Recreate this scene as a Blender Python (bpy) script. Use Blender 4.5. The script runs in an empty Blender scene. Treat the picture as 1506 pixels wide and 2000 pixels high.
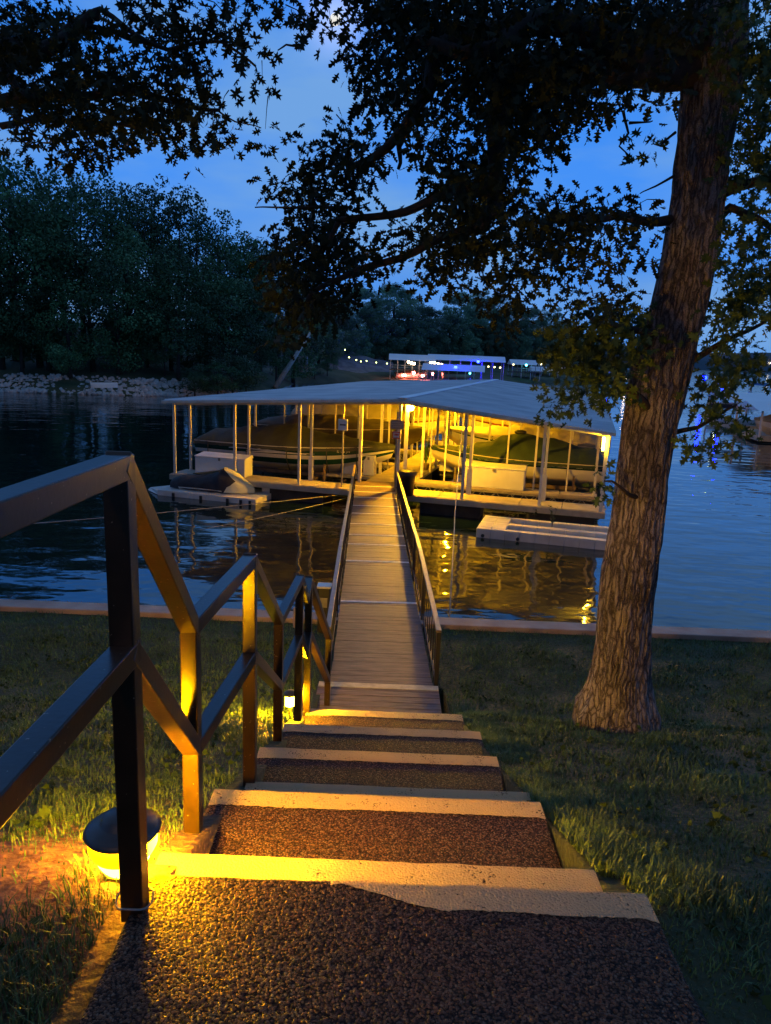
import bpy, math, random
import numpy as np
from mathutils import Vector, Matrix, noise
random.seed(7); rng = np.random.default_rng(7)
R_ = math.radians
scene = bpy.context.scene
col = scene.collection
# ------------------------------------------------------------------ camera
FOC = 1440.0; TILT = R_(12.2); ROLL = R_(2.3); EYE = Vector((0, 0, 4.6))
FW = Vector((0, math.cos(TILT), -math.sin(TILT))); UP0 = Vector((0, math.sin(TILT), math.cos(TILT))); RT0 = Vector((1, 0, 0))
CX = RT0*math.cos(ROLL)+UP0*math.sin(ROLL); CY = UP0*math.cos(ROLL)-RT0*math.sin(ROLL)
def ray(x, y): return FW+CX*((x-753)/FOC)+CY*((1000-y)/FOC)
def on_z(x, y, z):
    d = ray(x, y); return EYE+d*((z-EYE.z)/d.z)
def at_y(x, y, Y):
    d = ray(x, y); return EYE+d*(Y/d.y)
cd = bpy.data.cameras.new('camera'); cam = bpy.data.objects.new('camera', cd); col.objects.link(cam)
cd.sensor_fit = 'VERTICAL'; cd.sensor_height = 36; cd.lens = FOC/2000*36; cd.clip_start = .05; cd.clip_end = 6000
M = Matrix((CX, CY, -FW)).transposed().to_4x4(); M.translation = EYE; cam.matrix_world = M
scene.camera = cam
scene.view_settings.view_transform = 'Standard'; scene.view_settings.look = 'None'; scene.view_settings.exposure = 0
scene.render.engine = 'CYCLES'; scene.cycles.max_bounces = 6; scene.cycles.use_denoising = True; scene.cycles.sample_clamp_indirect = 5

# ------------------------------------------------------------------ materials
def nt(m): m.use_nodes = True; return m.node_tree
def mat(name, c1, c2=None, scale=5, rough=.6, bump=0, bscale=None, metal=0, emit=None, estr=0, stretch=(1,1,1), detail=6, spec=.5, lo=.35, hi=.65, dist=.02):
    m = bpy.data.materials.new(name); t = nt(m); N = t.nodes; L = t.links
    b = N['Principled BSDF']; b.inputs['Roughness'].default_value = rough; b.inputs['Metallic'].default_value = metal
    b.inputs['Specular IOR Level'].default_value = spec
    b.inputs['Base Color'].default_value = (*c1, 1)
    tc = N.new('ShaderNodeTexCoord'); mp = N.new('ShaderNodeMapping'); mp.inputs['Scale'].default_value = stretch
    L.new(tc.outputs['Object'], mp.inputs['Vector'])
    if c2:
        n = N.new('ShaderNodeTexNoise'); n.inputs['Scale'].default_value = scale; n.inputs['Detail'].default_value = detail
        L.new(mp.outputs['Vector'], n.inputs['Vector'])
        r = N.new('ShaderNodeValToRGB'); r.color_ramp.elements[0].position = lo; r.color_ramp.elements[1].position = hi
        r.color_ramp.elements[0].color = (*c1, 1); r.color_ramp.elements[1].color = (*c2, 1)
        L.new(n.outputs['Fac'], r.inputs['Fac']); L.new(r.outputs['Color'], b.inputs['Base Color'])
    if bump:
        n2 = N.new('ShaderNodeTexNoise'); n2.inputs['Scale'].default_value = bscale or scale*3; n2.inputs['Detail'].default_value = 4
        L.new(mp.outputs['Vector'], n2.inputs['Vector'])
        bp = N.new('ShaderNodeBump'); bp.inputs['Strength'].default_value = bump; bp.inputs['Distance'].default_value = dist
        L.new(n2.outputs['Fac'], bp.inputs['Height']); L.new(bp.outputs['Normal'], b.inputs['Normal'])
    if emit:
        b.inputs['Emission Color'].default_value = (*emit, 1); b.inputs['Emission Strength'].default_value = estr
    return m
def aggregate(name, cols, cell=75, bump=1.0, dist=.006, rough=.35, paint=None):
    """exposed pebble concrete: a voronoi cell per pebble, coloured and bumped; optional paint over it"""
    m = bpy.data.materials.new(name); t = nt(m); N = t.nodes; L = t.links; b = N['Principled BSDF']
    tc = N.new('ShaderNodeTexCoord')
    w = N.new('ShaderNodeTexNoise'); w.inputs['Scale'].default_value = 40; L.new(tc.outputs['Object'], w.inputs['Vector'])
    mx = N.new('ShaderNodeVectorMath'); mx.operation = 'MULTIPLY_ADD'; mx.inputs[1].default_value = (.012,)*3
    L.new(w.outputs['Color'], mx.inputs[0]); L.new(tc.outputs['Object'], mx.inputs[2])
    v = N.new('ShaderNodeTexVoronoi'); v.inputs['Scale'].default_value = cell; v.inputs['Randomness'].default_value = 1
    L.new(mx.outputs[0], v.inputs['Vector'])
    rp = N.new('ShaderNodeValToRGB'); rp.color_ramp.interpolation = 'CONSTANT'
    e = rp.color_ramp.elements; e[0].position = 0; e[0].color = (*cols[0], 1); e[1].position = 1/len(cols); e[1].color = (*cols[1], 1)
    for i, c in enumerate(cols[2:]): q = e.new((i+2)/len(cols)); q.color = (*c, 1)
    sp = N.new('ShaderNodeSeparateColor'); L.new(v.outputs['Color'], sp.inputs[0]); L.new(sp.outputs[0], rp.inputs['Fac'])
    dk = N.new('ShaderNodeMapRange'); dk.inputs[1].default_value = .35; dk.inputs[2].default_value = .62; dk.inputs[3].default_value = 1; dk.inputs[4].default_value = .12
    L.new(v.outputs['Distance'], dk.inputs[0])
    mm = N.new('ShaderNodeMix'); mm.data_type = 'RGBA'; mm.blend_type = 'MULTIPLY'; mm.inputs[0].default_value = 1
    L.new(rp.outputs['Color'], mm.inputs[6]); L.new(dk.outputs[0], mm.inputs[7])
    out = mm.outputs[2]
    if paint:
        n3 = N.new('ShaderNodeTexNoise'); n3.inputs['Scale'].default_value = 9; n3.inputs['Detail'].default_value = 8; L.new(tc.outputs['Object'], n3.inputs['Vector'])
        ad = N.new('ShaderNodeMath'); ad.operation = 'MULTIPLY_ADD'; ad.inputs[1].default_value = .55
        L.new(v.outputs['Distance'], ad.inputs[0]); L.new(n3.outputs['Fac'], ad.inputs[2])
        r3 = N.new('ShaderNodeMapRange'); r3.inputs[1].default_value = .95; r3.inputs[2].default_value = 1.12; L.new(ad.outputs[0], r3.inputs[0])
        m3 = N.new('ShaderNodeMix'); m3.data_type = 'RGBA'; m3.inputs[6].default_value = (*paint, 1); L.new(r3.outputs[0], m3.inputs[0]); L.new(out, m3.inputs[7]); out = m3.outputs[2]
    L.new(out, b.inputs['Base Color'])
    b.inputs['Roughness'].default_value = rough+.2; b.inputs['Specular IOR Level'].default_value = .12
    inv = N.new('ShaderNodeMath'); inv.operation = 'MULTIPLY'; inv.inputs[1].default_value = -1; L.new(v.outputs['Distance'], inv.inputs[0])
    n4 = N.new('ShaderNodeMath'); n4.operation = 'MULTIPLY_ADD'; n4.inputs[1].default_value = .7; L.new(sp.outputs[1], n4.inputs[0]); L.new(inv.outputs[0], n4.inputs[2])
    bp = N.new('ShaderNodeBump'); bp.inputs['Strength'].default_value = bump; bp.inputs['Distance'].default_value = dist
    L.new(n4.outputs[0], bp.inputs['Height']); L.new(bp.outputs['Normal'], b.inputs['Normal'])
    return m
def emitm(name, c, s): return mat(name, c, emit=c, estr=s, rough=.4)

m_pebble = aggregate('pebble_concrete', [(.05,.024,.014),(.08,.038,.02),(.022,.013,.009),(.12,.066,.036),(.045,.026,.017),(.15,.11,.08)], 125, dist=.004)
m_paint = aggregate('painted_pebble', [(.2,.15,.1),(.12,.09,.07),(.25,.2,.15)], 125, bump=1, dist=.0045, paint=(.41,.31,.18), rough=.5)
m_stone = mat('pebble_stone', (.020,.010,.006), (.155,.085,.045), scale=60, rough=.42, detail=2, lo=.3, hi=.75, spec=.22)
m_wall = mat('seawall_concrete', (.30,.20,.16), (.38,.30,.25), scale=3, rough=.8, bump=.3, bscale=30)
m_rail = mat('brown_painted_steel', (.013,.0075,.005), (.025,.014,.009), scale=9, rough=.28, bump=.12, bscale=50, dist=.004)
def chips(m, dens=.74):
    t = m.node_tree; N = t.nodes; L = t.links; b = N['Principled BSDF']; src = b.inputs['Base Color'].links[0].from_socket; tc = N.new('ShaderNodeTexCoord')
    n = N.new('ShaderNodeTexNoise'); n.inputs['Scale'].default_value = 75; n.inputs['Detail'].default_value = 3; L.new(tc.outputs['Object'], n.inputs['Vector']); q = N.new('ShaderNodeMapRange'); q.inputs[1].default_value = dens; q.inputs[2].default_value = dens+.03; L.new(n.outputs['Fac'], q.inputs[0])
    mx = N.new('ShaderNodeMix'); mx.data_type = 'RGBA'; mx.inputs[7].default_value = (.30,.24,.18,1); L.new(q.outputs[0], mx.inputs[0]); L.new(src, mx.inputs[6]); L.new(mx.outputs[2], b.inputs['Base Color'])
chips(m_rail, .70)
m_railtop = mat('grey_brown_rail_cap', (.16,.12,.09), (.22,.17,.13), scale=8, rough=.4, bump=.1)
m_board = mat('weathered_board', (.045,.030,.030), (.165,.112,.105), scale=5, stretch=(.8, 9, 9), rough=.6, bump=.3, bscale=9, lo=.3, hi=.7)
m_stripboard = mat('white_grip_strip', (.78,.76,.78), (.6,.58,.58), scale=14, rough=.7, bump=.2)
m_creampaint = mat('cream_paint', (.52,.44,.30), (.36,.30,.21), scale=12, rough=.6, bump=.3, bscale=60)
m_white = mat('white_painted_steel', (.62,.60,.56), (.5,.47,.42), scale=4, rough=.4)
m_roof = mat('galvanised_roof', (.56,.57,.60), (.76,.76,.78), scale=.9, rough=.42, metal=.0, spec=.5)
m_deck = mat('dock_deck', (.30,.26,.20), (.40,.35,.28), scale=3, rough=.75, bump=.3, bscale=14)
m_float = mat('dock_float', (.02,.02,.02), (.045,.04,.035), scale=3, rough=.8)
m_steel = mat('dull_steel', (.28,.27,.26), (.2,.18,.16), scale=8, rough=.5, metal=.4)
m_rust = mat('lift_steel', (.16,.11,.07), (.07,.05,.04), scale=6, rough=.7)
m_black = mat('black_plastic', (.012,.012,.014), (.02,.02,.022), scale=6, rough=.45)
m_plastic = mat('pale_float_plastic', (.62,.60,.57), (.52,.49,.45), scale=3, rough=.5, bump=.1)
m_boxw = mat('white_fibreglass', (.70,.70,.70), (.6,.6,.58), scale=2, rough=.35)
m_bark = mat('bark', (.045,.030,.024), (.20,.145,.12), scale=5, stretch=(3,3,.8), rough=.9, bump=1, bscale=14, dist=.03, lo=.32, hi=.68)
def bark_mat():
    m = bpy.data.materials.new('furrowed_bark'); t = nt(m); N = t.nodes; L = t.links; b = N['Principled BSDF']; b.inputs['Roughness'].default_value = .9; b.inputs['Specular IOR Level'].default_value = .25
    tc = N.new('ShaderNodeTexCoord'); nz = N.new('ShaderNodeTexNoise'); nz.inputs['Scale'].default_value = 7; nz.inputs['Detail'].default_value = 5; L.new(tc.outputs['Object'], nz.inputs['Vector'])
    ma = N.new('ShaderNodeVectorMath'); ma.operation = 'MULTIPLY_ADD'; ma.inputs[1].default_value = (.08,.08,.38); L.new(nz.outputs['Color'], ma.inputs[0]); L.new(tc.outputs['Object'], ma.inputs[2])
    mp = N.new('ShaderNodeMapping'); mp.inputs['Scale'].default_value = (1,1,.12); mp.inputs['Rotation'].default_value = (0,R_(-10),0); L.new(ma.outputs[0], mp.inputs['Vector'])
    v = N.new('ShaderNodeTexVoronoi'); v.feature = 'DISTANCE_TO_EDGE'; v.inputs['Scale'].default_value = 24; L.new(mp.outputs[0], v.inputs['Vector'])
    v2 = N.new('ShaderNodeTexVoronoi'); v2.feature = 'DISTANCE_TO_EDGE'; v2.inputs['Scale'].default_value = 60; mp2 = N.new('ShaderNodeMapping'); mp2.inputs['Scale'].default_value = (1,1,.6); L.new(ma.outputs[0], mp2.inputs['Vector']); L.new(mp2.outputs[0], v2.inputs['Vector'])
    r1 = N.new('ShaderNodeMapRange'); r1.inputs[1].default_value = 0; r1.inputs[2].default_value = .22; L.new(v.outputs['Distance'], r1.inputs[0])
    r2 = N.new('ShaderNodeMapRange'); r2.inputs[1].default_value = 0; r2.inputs[2].default_value = .25; r2.inputs[4].default_value = .35; L.new(v2.outputs['Distance'], r2.inputs[0])
    ad = N.new('ShaderNodeMath'); ad.operation = 'ADD'; L.new(r1.outputs[0], ad.inputs[0]); L.new(r2.outputs[0], ad.inputs[1])
    n3 = N.new('ShaderNodeTexNoise'); n3.inputs['Scale'].default_value = 55; n3.inputs['Detail'].default_value = 5; L.new(tc.outputs['Object'], n3.inputs['Vector'])
    a2 = N.new('ShaderNodeMath'); a2.operation = 'MULTIPLY_ADD'; a2.inputs[1].default_value = .5; L.new(n3.outputs['Fac'], a2.inputs[0]); L.new(ad.outputs[0], a2.inputs[2])
    rp = N.new('ShaderNodeValToRGB'); e = rp.color_ramp.elements; e[0].position = .25; e[0].color = (.07,.062,.062,1); e[1].position = 1.5/1.85; e[1].color = (.30,.275,.28,1); q = e.new(.5); q.color = (.17,.15,.15,1)
    dv = N.new('ShaderNodeMath'); dv.operation = 'DIVIDE'; dv.inputs[1].default_value = 1.85; L.new(a2.outputs[0], dv.inputs[0]); L.new(dv.outputs[0], rp.inputs['Fac'])
    n4 = N.new('ShaderNodeTexNoise'); n4.inputs['Scale'].default_value = 2.2; L.new(tc.outputs['Object'], n4.inputs['Vector'])
    r4 = N.new('ShaderNodeMapRange'); r4.inputs[1].default_value = .35; r4.inputs[2].default_value = .65; r4.inputs[3].default_value = .6; r4.inputs[4].default_value = 1.15; L.new(n4.outputs['Fac'], r4.inputs[0])
    mm = N.new('ShaderNodeMix'); mm.data_type = 'RGBA'; mm.blend_type = 'MULTIPLY'; mm.inputs[0].default_value = 1; L.new(rp.outputs['Color'], mm.inputs[6]); L.new(r4.outputs[0], mm.inputs[7]); L.new(mm.outputs[2], b.inputs['Base Color'])
    bp = N.new('ShaderNodeBump'); bp.inputs['Strength'].default_value = 1; bp.inputs['Distance'].default_value = .022; L.new(a2.outputs[0], bp.inputs['Height']); L.new(bp.outputs['Normal'], b.inputs['Normal'])
    return m
m_bark = bark_mat()
m_fbark = mat('far_bark', (.03,.025,.02), (.08,.07,.06), scale=2, rough=.9)
m_palebark = mat('pale_dead_bark', (.62,.60,.56), (.42,.40,.36), scale=3, rough=.9)
m_leaf = mat('oak_leaf', (.030,.050,.012), (.055,.080,.020), scale=2.2, rough=.5)
m_leaf2 = mat('shaded_leaf', (.005,.011,.004), (.012,.022,.008), scale=2.2, rough=.75, spec=.2)  # upper oak and maple leaves; crown shade put into the near-black colour
m_shade = [mat('foliage_teal', (.036,.105,.040), (.095,.22,.085), scale=7, rough=.7, lo=.42, hi=.6),
           mat('foliage_deep', (.024,.075,.030), (.070,.17,.065), scale=7, rough=.7, lo=.42, hi=.6),
           mat('foliage_hazed', (.075,.17,.10), (.17,.30,.17), scale=7, rough=.7, lo=.42, hi=.6)]  # last one has distance haze put into its paler colour
m_grass = mat('grass_blade', (.035,.075,.018), (.08,.15,.035), scale=2.5, rough=.55)
m_rock = mat('riprap_stone', (.42,.40,.38), (.62,.60,.57), scale=1.2, rough=.9, bump=.4, bscale=8)

def ground_mat():
    m = bpy.data.materials.new('lawn_soil'); t = nt(m); N = t.nodes; L = t.links; b = N['Principled BSDF']; b.inputs['Roughness'].default_value = .9
    tc = N.new('ShaderNodeTexCoord'); n = N.new('ShaderNodeTexNoise'); n.inputs['Scale'].default_value = 1.4; n.inputs['Detail'].default_value = 8; L.new(tc.outputs['Object'], n.inputs['Vector'])
    r = N.new('ShaderNodeValToRGB'); e = r.color_ramp.elements; e[0].position = .35; e[0].color = (.020,.034,.010,1); e[1].position = .62; e[1].color = (.032,.042,.015,1)
    L.new(n.outputs['Fac'], r.inputs['Fac'])
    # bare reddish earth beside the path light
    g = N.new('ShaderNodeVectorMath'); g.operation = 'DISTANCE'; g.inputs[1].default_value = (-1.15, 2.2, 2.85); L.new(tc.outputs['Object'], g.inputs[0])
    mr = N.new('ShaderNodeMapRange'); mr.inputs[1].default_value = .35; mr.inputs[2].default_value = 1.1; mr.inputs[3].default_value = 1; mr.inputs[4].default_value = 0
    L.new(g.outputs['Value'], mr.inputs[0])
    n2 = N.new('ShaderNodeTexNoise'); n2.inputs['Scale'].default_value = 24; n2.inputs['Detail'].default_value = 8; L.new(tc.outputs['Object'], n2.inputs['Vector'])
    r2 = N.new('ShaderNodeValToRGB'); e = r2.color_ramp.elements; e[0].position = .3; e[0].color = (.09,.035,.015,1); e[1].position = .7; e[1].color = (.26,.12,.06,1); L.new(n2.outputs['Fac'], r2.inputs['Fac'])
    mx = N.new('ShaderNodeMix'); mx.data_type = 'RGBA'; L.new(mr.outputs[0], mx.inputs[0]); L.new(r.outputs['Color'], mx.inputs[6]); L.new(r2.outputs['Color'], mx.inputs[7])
    L.new(mx.outputs[2], b.inputs['Base Color'])
    bp = N.new('ShaderNodeBump'); bp.inputs['Strength'].default_value = 1; bp.inputs['Distance'].default_value = .03; L.new(n2.outputs['Fac'], bp.inputs['Height']); L.new(bp.outputs['Normal'], b.inputs['Normal'])
    return m
m_ground = ground_mat()
def water_mat():
    m = bpy.data.materials.new('lake_water'); t = nt(m); N = t.nodes; L = t.links; b = N['Principled BSDF']
    b.inputs['Base Color'].default_value = (.004,.010,.012,1); b.inputs['Roughness'].default_value = .04; b.inputs['IOR'].default_value = 1.45
    b.inputs['Specular IOR Level'].default_value = .75
    tc = N.new('ShaderNodeTexCoord')
    def nz(sc, st, det, rot=0):
        mp = N.new('ShaderNodeMapping'); mp.inputs['Scale'].default_value = st; mp.inputs['Rotation'].default_value = (0,0,rot); L.new(tc.outputs['Object'], mp.inputs['Vector'])
        n = N.new('ShaderNodeTexNoise'); n.inputs['Scale'].default_value = sc; n.inputs['Detail'].default_value = det; n.inputs['Roughness'].default_value = .45; L.new(mp.outputs[0], n.inputs['Vector']); return n
    a = nz(1.5, (.55,1,1), 2.5, .2); c = nz(.32, (.5,1,1), 2, -.15)
    k = nz(.045, (1,1,1), 2)          # calm and rippled areas
    kr = N.new('ShaderNodeMapRange'); kr.inputs[1].default_value = .4; kr.inputs[2].default_value = .62; kr.inputs[3].default_value = .35; kr.inputs[4].default_value = 1; L.new(k.outputs['Fac'], kr.inputs[0])
    m1 = N.new('ShaderNodeMath'); m1.operation = 'MULTIPLY'; L.new(a.outputs['Fac'], m1.inputs[0]); L.new(kr.outputs[0], m1.inputs[1])
    m2 = N.new('ShaderNodeMath'); m2.operation = 'MULTIPLY_ADD'; m2.inputs[1].default_value = 1.6; L.new(c.outputs['Fac'], m2.inputs[0]); L.new(m1.outputs[0], m2.inputs[2])
    bp = N.new('ShaderNodeBump'); bp.inputs['Strength'].default_value = 1; bp.inputs['Distance'].default_value = .05
    L.new(m2.outputs[0], bp.inputs['Height']); L.new(bp.outputs['Normal'], b.inputs['Normal'])
    return m
m_water = water_mat()

# ------------------------------------------------------------------ builders
class MB:
    def __init__(s): s.v = []; s.f = []
    def add(s, vs, fs):
        o = len(s.v); s.v += [tuple(v) for v in vs]; s.f += [tuple(i+o for i in f) for f in fs]; return s
    def box(s, c, d, rz=0, X=None, Y=None, Z=None):
        c = Vector(c)
        if X is None: X = Vector((math.cos(rz), math.sin(rz), 0)); Y = Vector((-math.sin(rz), math.cos(rz), 0)); Z = Vector((0,0,1))
        h = [x/2 for x in d]; vs = []
        for k in (-1,1):
            for j in (-1,1):
                for i in (-1,1): vs.append(c+X*(i*h[0])+Y*(j*h[1])+Z*(k*h[2]))
        return s.add(vs, [(0,2,3,1),(4,5,7,6),(0,1,5,4),(2,6,7,3),(0,4,6,2),(1,3,7,5)])
    def bar(s, a, b, w, h, up=(0,0,1)):
        a = Vector(a); b = Vector(b); X = (b-a); l = X.length; X.normalize(); up = Vector(up)
        Y = up.cross(X)
        if Y.length < 1e-4: Y = Vector((0,1,0)) if abs(X.y) < .9 else Vector((1,0,0))
        Y.normalize(); Z = X.cross(Y); return s.box((a+b)/2, (l, w, h), X=X, Y=Y, Z=Z)
    def tube(s, pts, rad, seg=8, caps=True):
        pts = [Vector(p) for p in pts]; n = len(pts)
        if not hasattr(rad, '__len__'): rad = [rad]*n
        base = len(s.v); ref = None
        for i, p in enumerate(pts):
            T = (pts[min(i+1,n-1)]-pts[max(i-1,0)])
            T = T.normalized() if T.length > 1e-9 else Vector((0,0,1))
            if ref is None: ref = T.orthogonal().normalized()
            ref = (ref-T*ref.dot(T)); ref = ref.normalized() if ref.length > 1e-6 else T.orthogonal().normalized()
            B = T.cross(ref)
            for k in range(seg):
                a = 2*math.pi*k/seg; s.v.append(tuple(p+(ref*math.cos(a)+B*math.sin(a))*rad[i]))
        for i in range(n-1):
            for k in range(seg):
                a = base+i*seg+k; b = base+i*seg+(k+1) % seg; s.f.append((a, b, b+seg, a+seg))
        if caps: s.f.append(tuple(base+k for k in reversed(range(seg)))); s.f.append(tuple(base+(n-1)*seg+k for k in range(seg)))
        return s
    def lathe(s, c, prof, seg=24):
        c = Vector(c); base = len(s.v)
        for r, z in prof:
            for k in range(seg):
                a = 2*math.pi*k/seg; s.v.append((c.x+r*math.cos(a), c.y+r*math.sin(a), c.z+z))
        for i in range(len(prof)-1):
            for k in range(seg):
                a = base+i*seg+k; b = base+i*seg+(k+1) % seg; s.f.append((a, b, b+seg, a+seg))
        return s
    def sphere(s, c, r, seg=12, squash=1):
        return s.lathe(c, [(max(r*math.cos(t), 1e-4), r*squash*math.sin(t)) for t in [math.pi*(i/(seg//2)-.5) for i in range(seg//2+1)]], seg)
    def build(s, name, m, parent=None, smooth=False, bevel=0, at=None):
        me = bpy.data.meshes.new(name)
        if at is not None: at = Vector(at); me.from_pydata([(x-at.x, y-at.y, z-at.z) for x, y, z in s.v], [], s.f)
        else: me.from_pydata(s.v, [], s.f)
        me.materials.append(m)
        if smooth: me.polygons.foreach_set('use_smooth', [True]*len(me.polygons))
        o = bpy.data.objects.new(name, me); col.objects.link(o)
        if at is not None: o.location = at
        if parent is not None:
            o.parent = parent
            if at is None and 'base' in parent: o.location = -Vector(parent['base'])
        if bevel:
            b = o.modifiers.new('bevel', 'BEVEL'); b.width = bevel; b.segments = 2; b.limit_method = 'ANGLE'
        return o
def tag(o, label=None, cat=None, group=None, kind=None):
    if label: o['label'] = label
    if cat: o['category'] = cat
    if group: o['group'] = group
    if kind: o['kind'] = kind
    return o
def thing(name, label, cat, loc=(0,0,0), rz=0, group=None, world_parts=False):
    o = bpy.data.objects.new(name, None); o.empty_display_size = .2; col.objects.link(o); o.location = loc; o.rotation_euler[2] = rz
    if world_parts: o['base'] = list(loc)
    return tag(o, label, cat, group)
def copy_tree(o, parent=None):
    c = o.copy(); col.objects.link(c)
    if parent is not None: c.parent = parent
    for ch in list(o.children): copy_tree(ch, c)
    return c
def npmesh(name, V, F, m, parent=None, sizes=None):
    """V (n,3), F flat loop index array, sizes per polygon"""
    me = bpy.data.meshes.new(name); me.vertices.add(len(V)); me.vertices.foreach_set('co', np.asarray(V, dtype=np.float32).ravel())
    me.loops.add(len(F)); me.loops.foreach_set('vertex_index', np.asarray(F, dtype=np.int32))
    st = np.concatenate([[0], np.cumsum(sizes)[:-1]]).astype(np.int32)
    me.polygons.add(len(sizes)); me.polygons.foreach_set('loop_start', st)
    try: me.polygons.foreach_set('loop_total', np.asarray(sizes, dtype=np.int32))
    except Exception: pass
    me.update(calc_edges=True); me.materials.append(m)
    o = bpy.data.objects.new(name, me); col.objects.link(o)
    if parent is not None:
        o.parent = parent
        if 'base' in parent: o.location = -Vector(parent['base'])
    return o

# ------------------------------------------------------------------ world: dusk sky, thin clouds
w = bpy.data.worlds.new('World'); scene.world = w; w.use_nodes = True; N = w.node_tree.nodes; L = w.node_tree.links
bg = N['Background']; tc = N.new('ShaderNodeTexCoord'); sp = N.new('ShaderNodeSeparateXYZ'); L.new(tc.outputs['Generated'], sp.inputs[0])
gr = N.new('ShaderNodeValToRGB'); L.new(sp.outputs['Z'], gr.inputs['Fac']); e = gr.color_ramp.elements
e[0].position = 0; e[0].color = (.06,.23,.62,1); e[1].position = 1; e[1].color = (.10,.14,.28,1)
for p, c in ((.06,(.068,.265,.76)),(.2,(.050,.26,.86)),(.4,(.036,.225,.80)),(.62,(.10,.20,.42))): q = e.new(p); q.color = (*c, 1)
mp = N.new('ShaderNodeMapping'); mp.inputs['Scale'].default_value = (1, 1, 3.2); L.new(tc.outputs['Generated'], mp.inputs['Vector'])
n = N.new('ShaderNodeTexNoise'); n.inputs['Scale'].default_value = 3.1; n.inputs['Detail'].default_value = 7; n.inputs['Roughness'].default_value = .5; L.new(mp.outputs[0], n.inputs['Vector'])
mr = N.new('ShaderNodeMapRange'); mr.inputs[1].default_value = .40; mr.inputs[2].default_value = .62; mr.inputs[4].default_value = .9; L.new(n.outputs['Fac'], mr.inputs[0])
mx = N.new('ShaderNodeMix'); mx.data_type = 'RGBA'; mx.inputs[7].default_value = (.155,.35,.70,1); L.new(mr.outputs[0], mx.inputs[0]); L.new(gr.outputs['Color'], mx.inputs[6])
sk = N.new('ShaderNodeTexSky'); sk.sky_type = 'NISHITA'; sk.sun_disc = False; sk.sun_elevation = R_(1.0); sk.sun_rotation = R_(200)
sc_ = N.new('ShaderNodeVectorMath'); sc_.operation = 'SCALE'; sc_.inputs['Scale'].default_value = .006; L.new(sk.outputs[0], sc_.inputs[0])
ad = N.new('ShaderNodeVectorMath'); ad.operation = 'ADD'; L.new(mx.outputs[2], ad.inputs[0]); L.new(sc_.outputs[0], ad.inputs[1])
md = ray(655,38).normalized(); dt = N.new('ShaderNodeVectorMath'); dt.operation = 'DOT_PRODUCT'; dt.inputs[1].default_value = md; L.new(tc.outputs['Generated'], dt.inputs[0])
pw = N.new('ShaderNodeMath'); pw.operation = 'POWER'; pw.inputs[1].default_value = 2200; L.new(dt.outputs['Value'], pw.inputs[0])
hl = N.new('ShaderNodeVectorMath'); hl.operation = 'SCALE'; hl.inputs[0].default_value = (.35,.32,.26); L.new(pw.outputs[0], hl.inputs['Scale']); ah = N.new('ShaderNodeVectorMath'); ah.operation = 'ADD'; L.new(ad.outputs[0], ah.inputs[0]); L.new(hl.outputs[0], ah.inputs[1]); ad = ah
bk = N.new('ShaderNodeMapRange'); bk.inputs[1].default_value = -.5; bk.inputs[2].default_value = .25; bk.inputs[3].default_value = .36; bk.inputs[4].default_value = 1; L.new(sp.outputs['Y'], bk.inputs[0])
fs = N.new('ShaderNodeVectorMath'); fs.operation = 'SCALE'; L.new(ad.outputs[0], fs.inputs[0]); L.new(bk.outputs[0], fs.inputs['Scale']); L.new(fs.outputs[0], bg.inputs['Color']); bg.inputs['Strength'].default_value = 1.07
# faint moonlight
sl = bpy.data.lights.new('moonlight', 'SUN'); sl.energy = .04; sl.angle = R_(.5); sl.color = (.8,.88,1); so = bpy.data.objects.new('moonlight', sl); col.objects.link(so)
so.rotation_euler = (-ray(655,38)).to_track_quat('-Z', 'Y').to_euler()
mb = MB().sphere((0,0,0), 11.5, 24); mo = mb.build('moon', emitm('moon_glow', (1,.93,.78), .85), smooth=True); mo.location = EYE+ray(655,38)*1500
tag(mo, 'bright pale moon between the leaves at the top of the sky', 'moon')

# ------------------------------------------------------------------ near ground, seawall, water
def interp(x, xs, ys): return float(np.interp(x, xs, ys))
GX = [-6, 0, 1.2, 1.95, 3, 4.2, 5.1, 6.2, 7, 8, 10.5]; GZ = [1.4, 1.54, 1.58, 1.62, 2.04, 2.52, 2.86, 3.28, 3.62, 3.84, 3.90]
wl = on_z(0, 1186, .76); wr = on_z(1506, 1248, .76); wd = (wr-wl).normalized(); wn = Vector((-wd.y, wd.x, 0))
def wall_y(x): return wl.y+(x-wl.x)*wd.y/wd.x
def ground_z(x, y):
    z = 4.6-interp(y, GX, GZ)
    a = min(1, max(0, (abs(x)-1)/2.5))
    z += a*(.07*noise.noise(Vector((x*.7, y*.7, 0)))+.03*noise.noise(Vector((x*2.3, y*2.3, 3))))
    if x < -.7 and y < 3.5: z += .018*noise.noise(Vector((x*6, y*6, 1)))+.008*noise.noise(Vector((x*17, y*17, 1)))
    if -.64 < x < .76 and y < 8.0: z -= .32
    if y > wall_y(x)-.6: z = min(z, .70)
    return z
xs = sorted([-60,-40,-25,-15,-.645,-.635,.755,.765]+list(np.arange(-10, 10.01, .2))+list(np.arange(-2.6,-.7,.05)+.013)+[13,20,30,45,60])
gm = MB(); ny = 260
for x in xs:
    for j in range(ny):
        t = j/(ny-1); y = -8+(wall_y(x)+.02+8)*t; gm.v.append((x, y, ground_z(x, y)))
for i in range(len(xs)-1):
    for j in range(ny-1): a = i*ny+j; gm.f.append((a, a+ny, a+ny+1, a+1))
tag(gm.build('lawn_ground', m_ground, smooth=True), kind='structure')
A = wl-wd*40+wn*.16; B = wr+wd*40+wn*.16
sw = MB().bar((A.x, A.y, -.25), (B.x, B.y, -.25), .32, 2.05); o = sw.build('seawall', m_wall, bevel=.015); tag(o, kind='structure')
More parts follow.
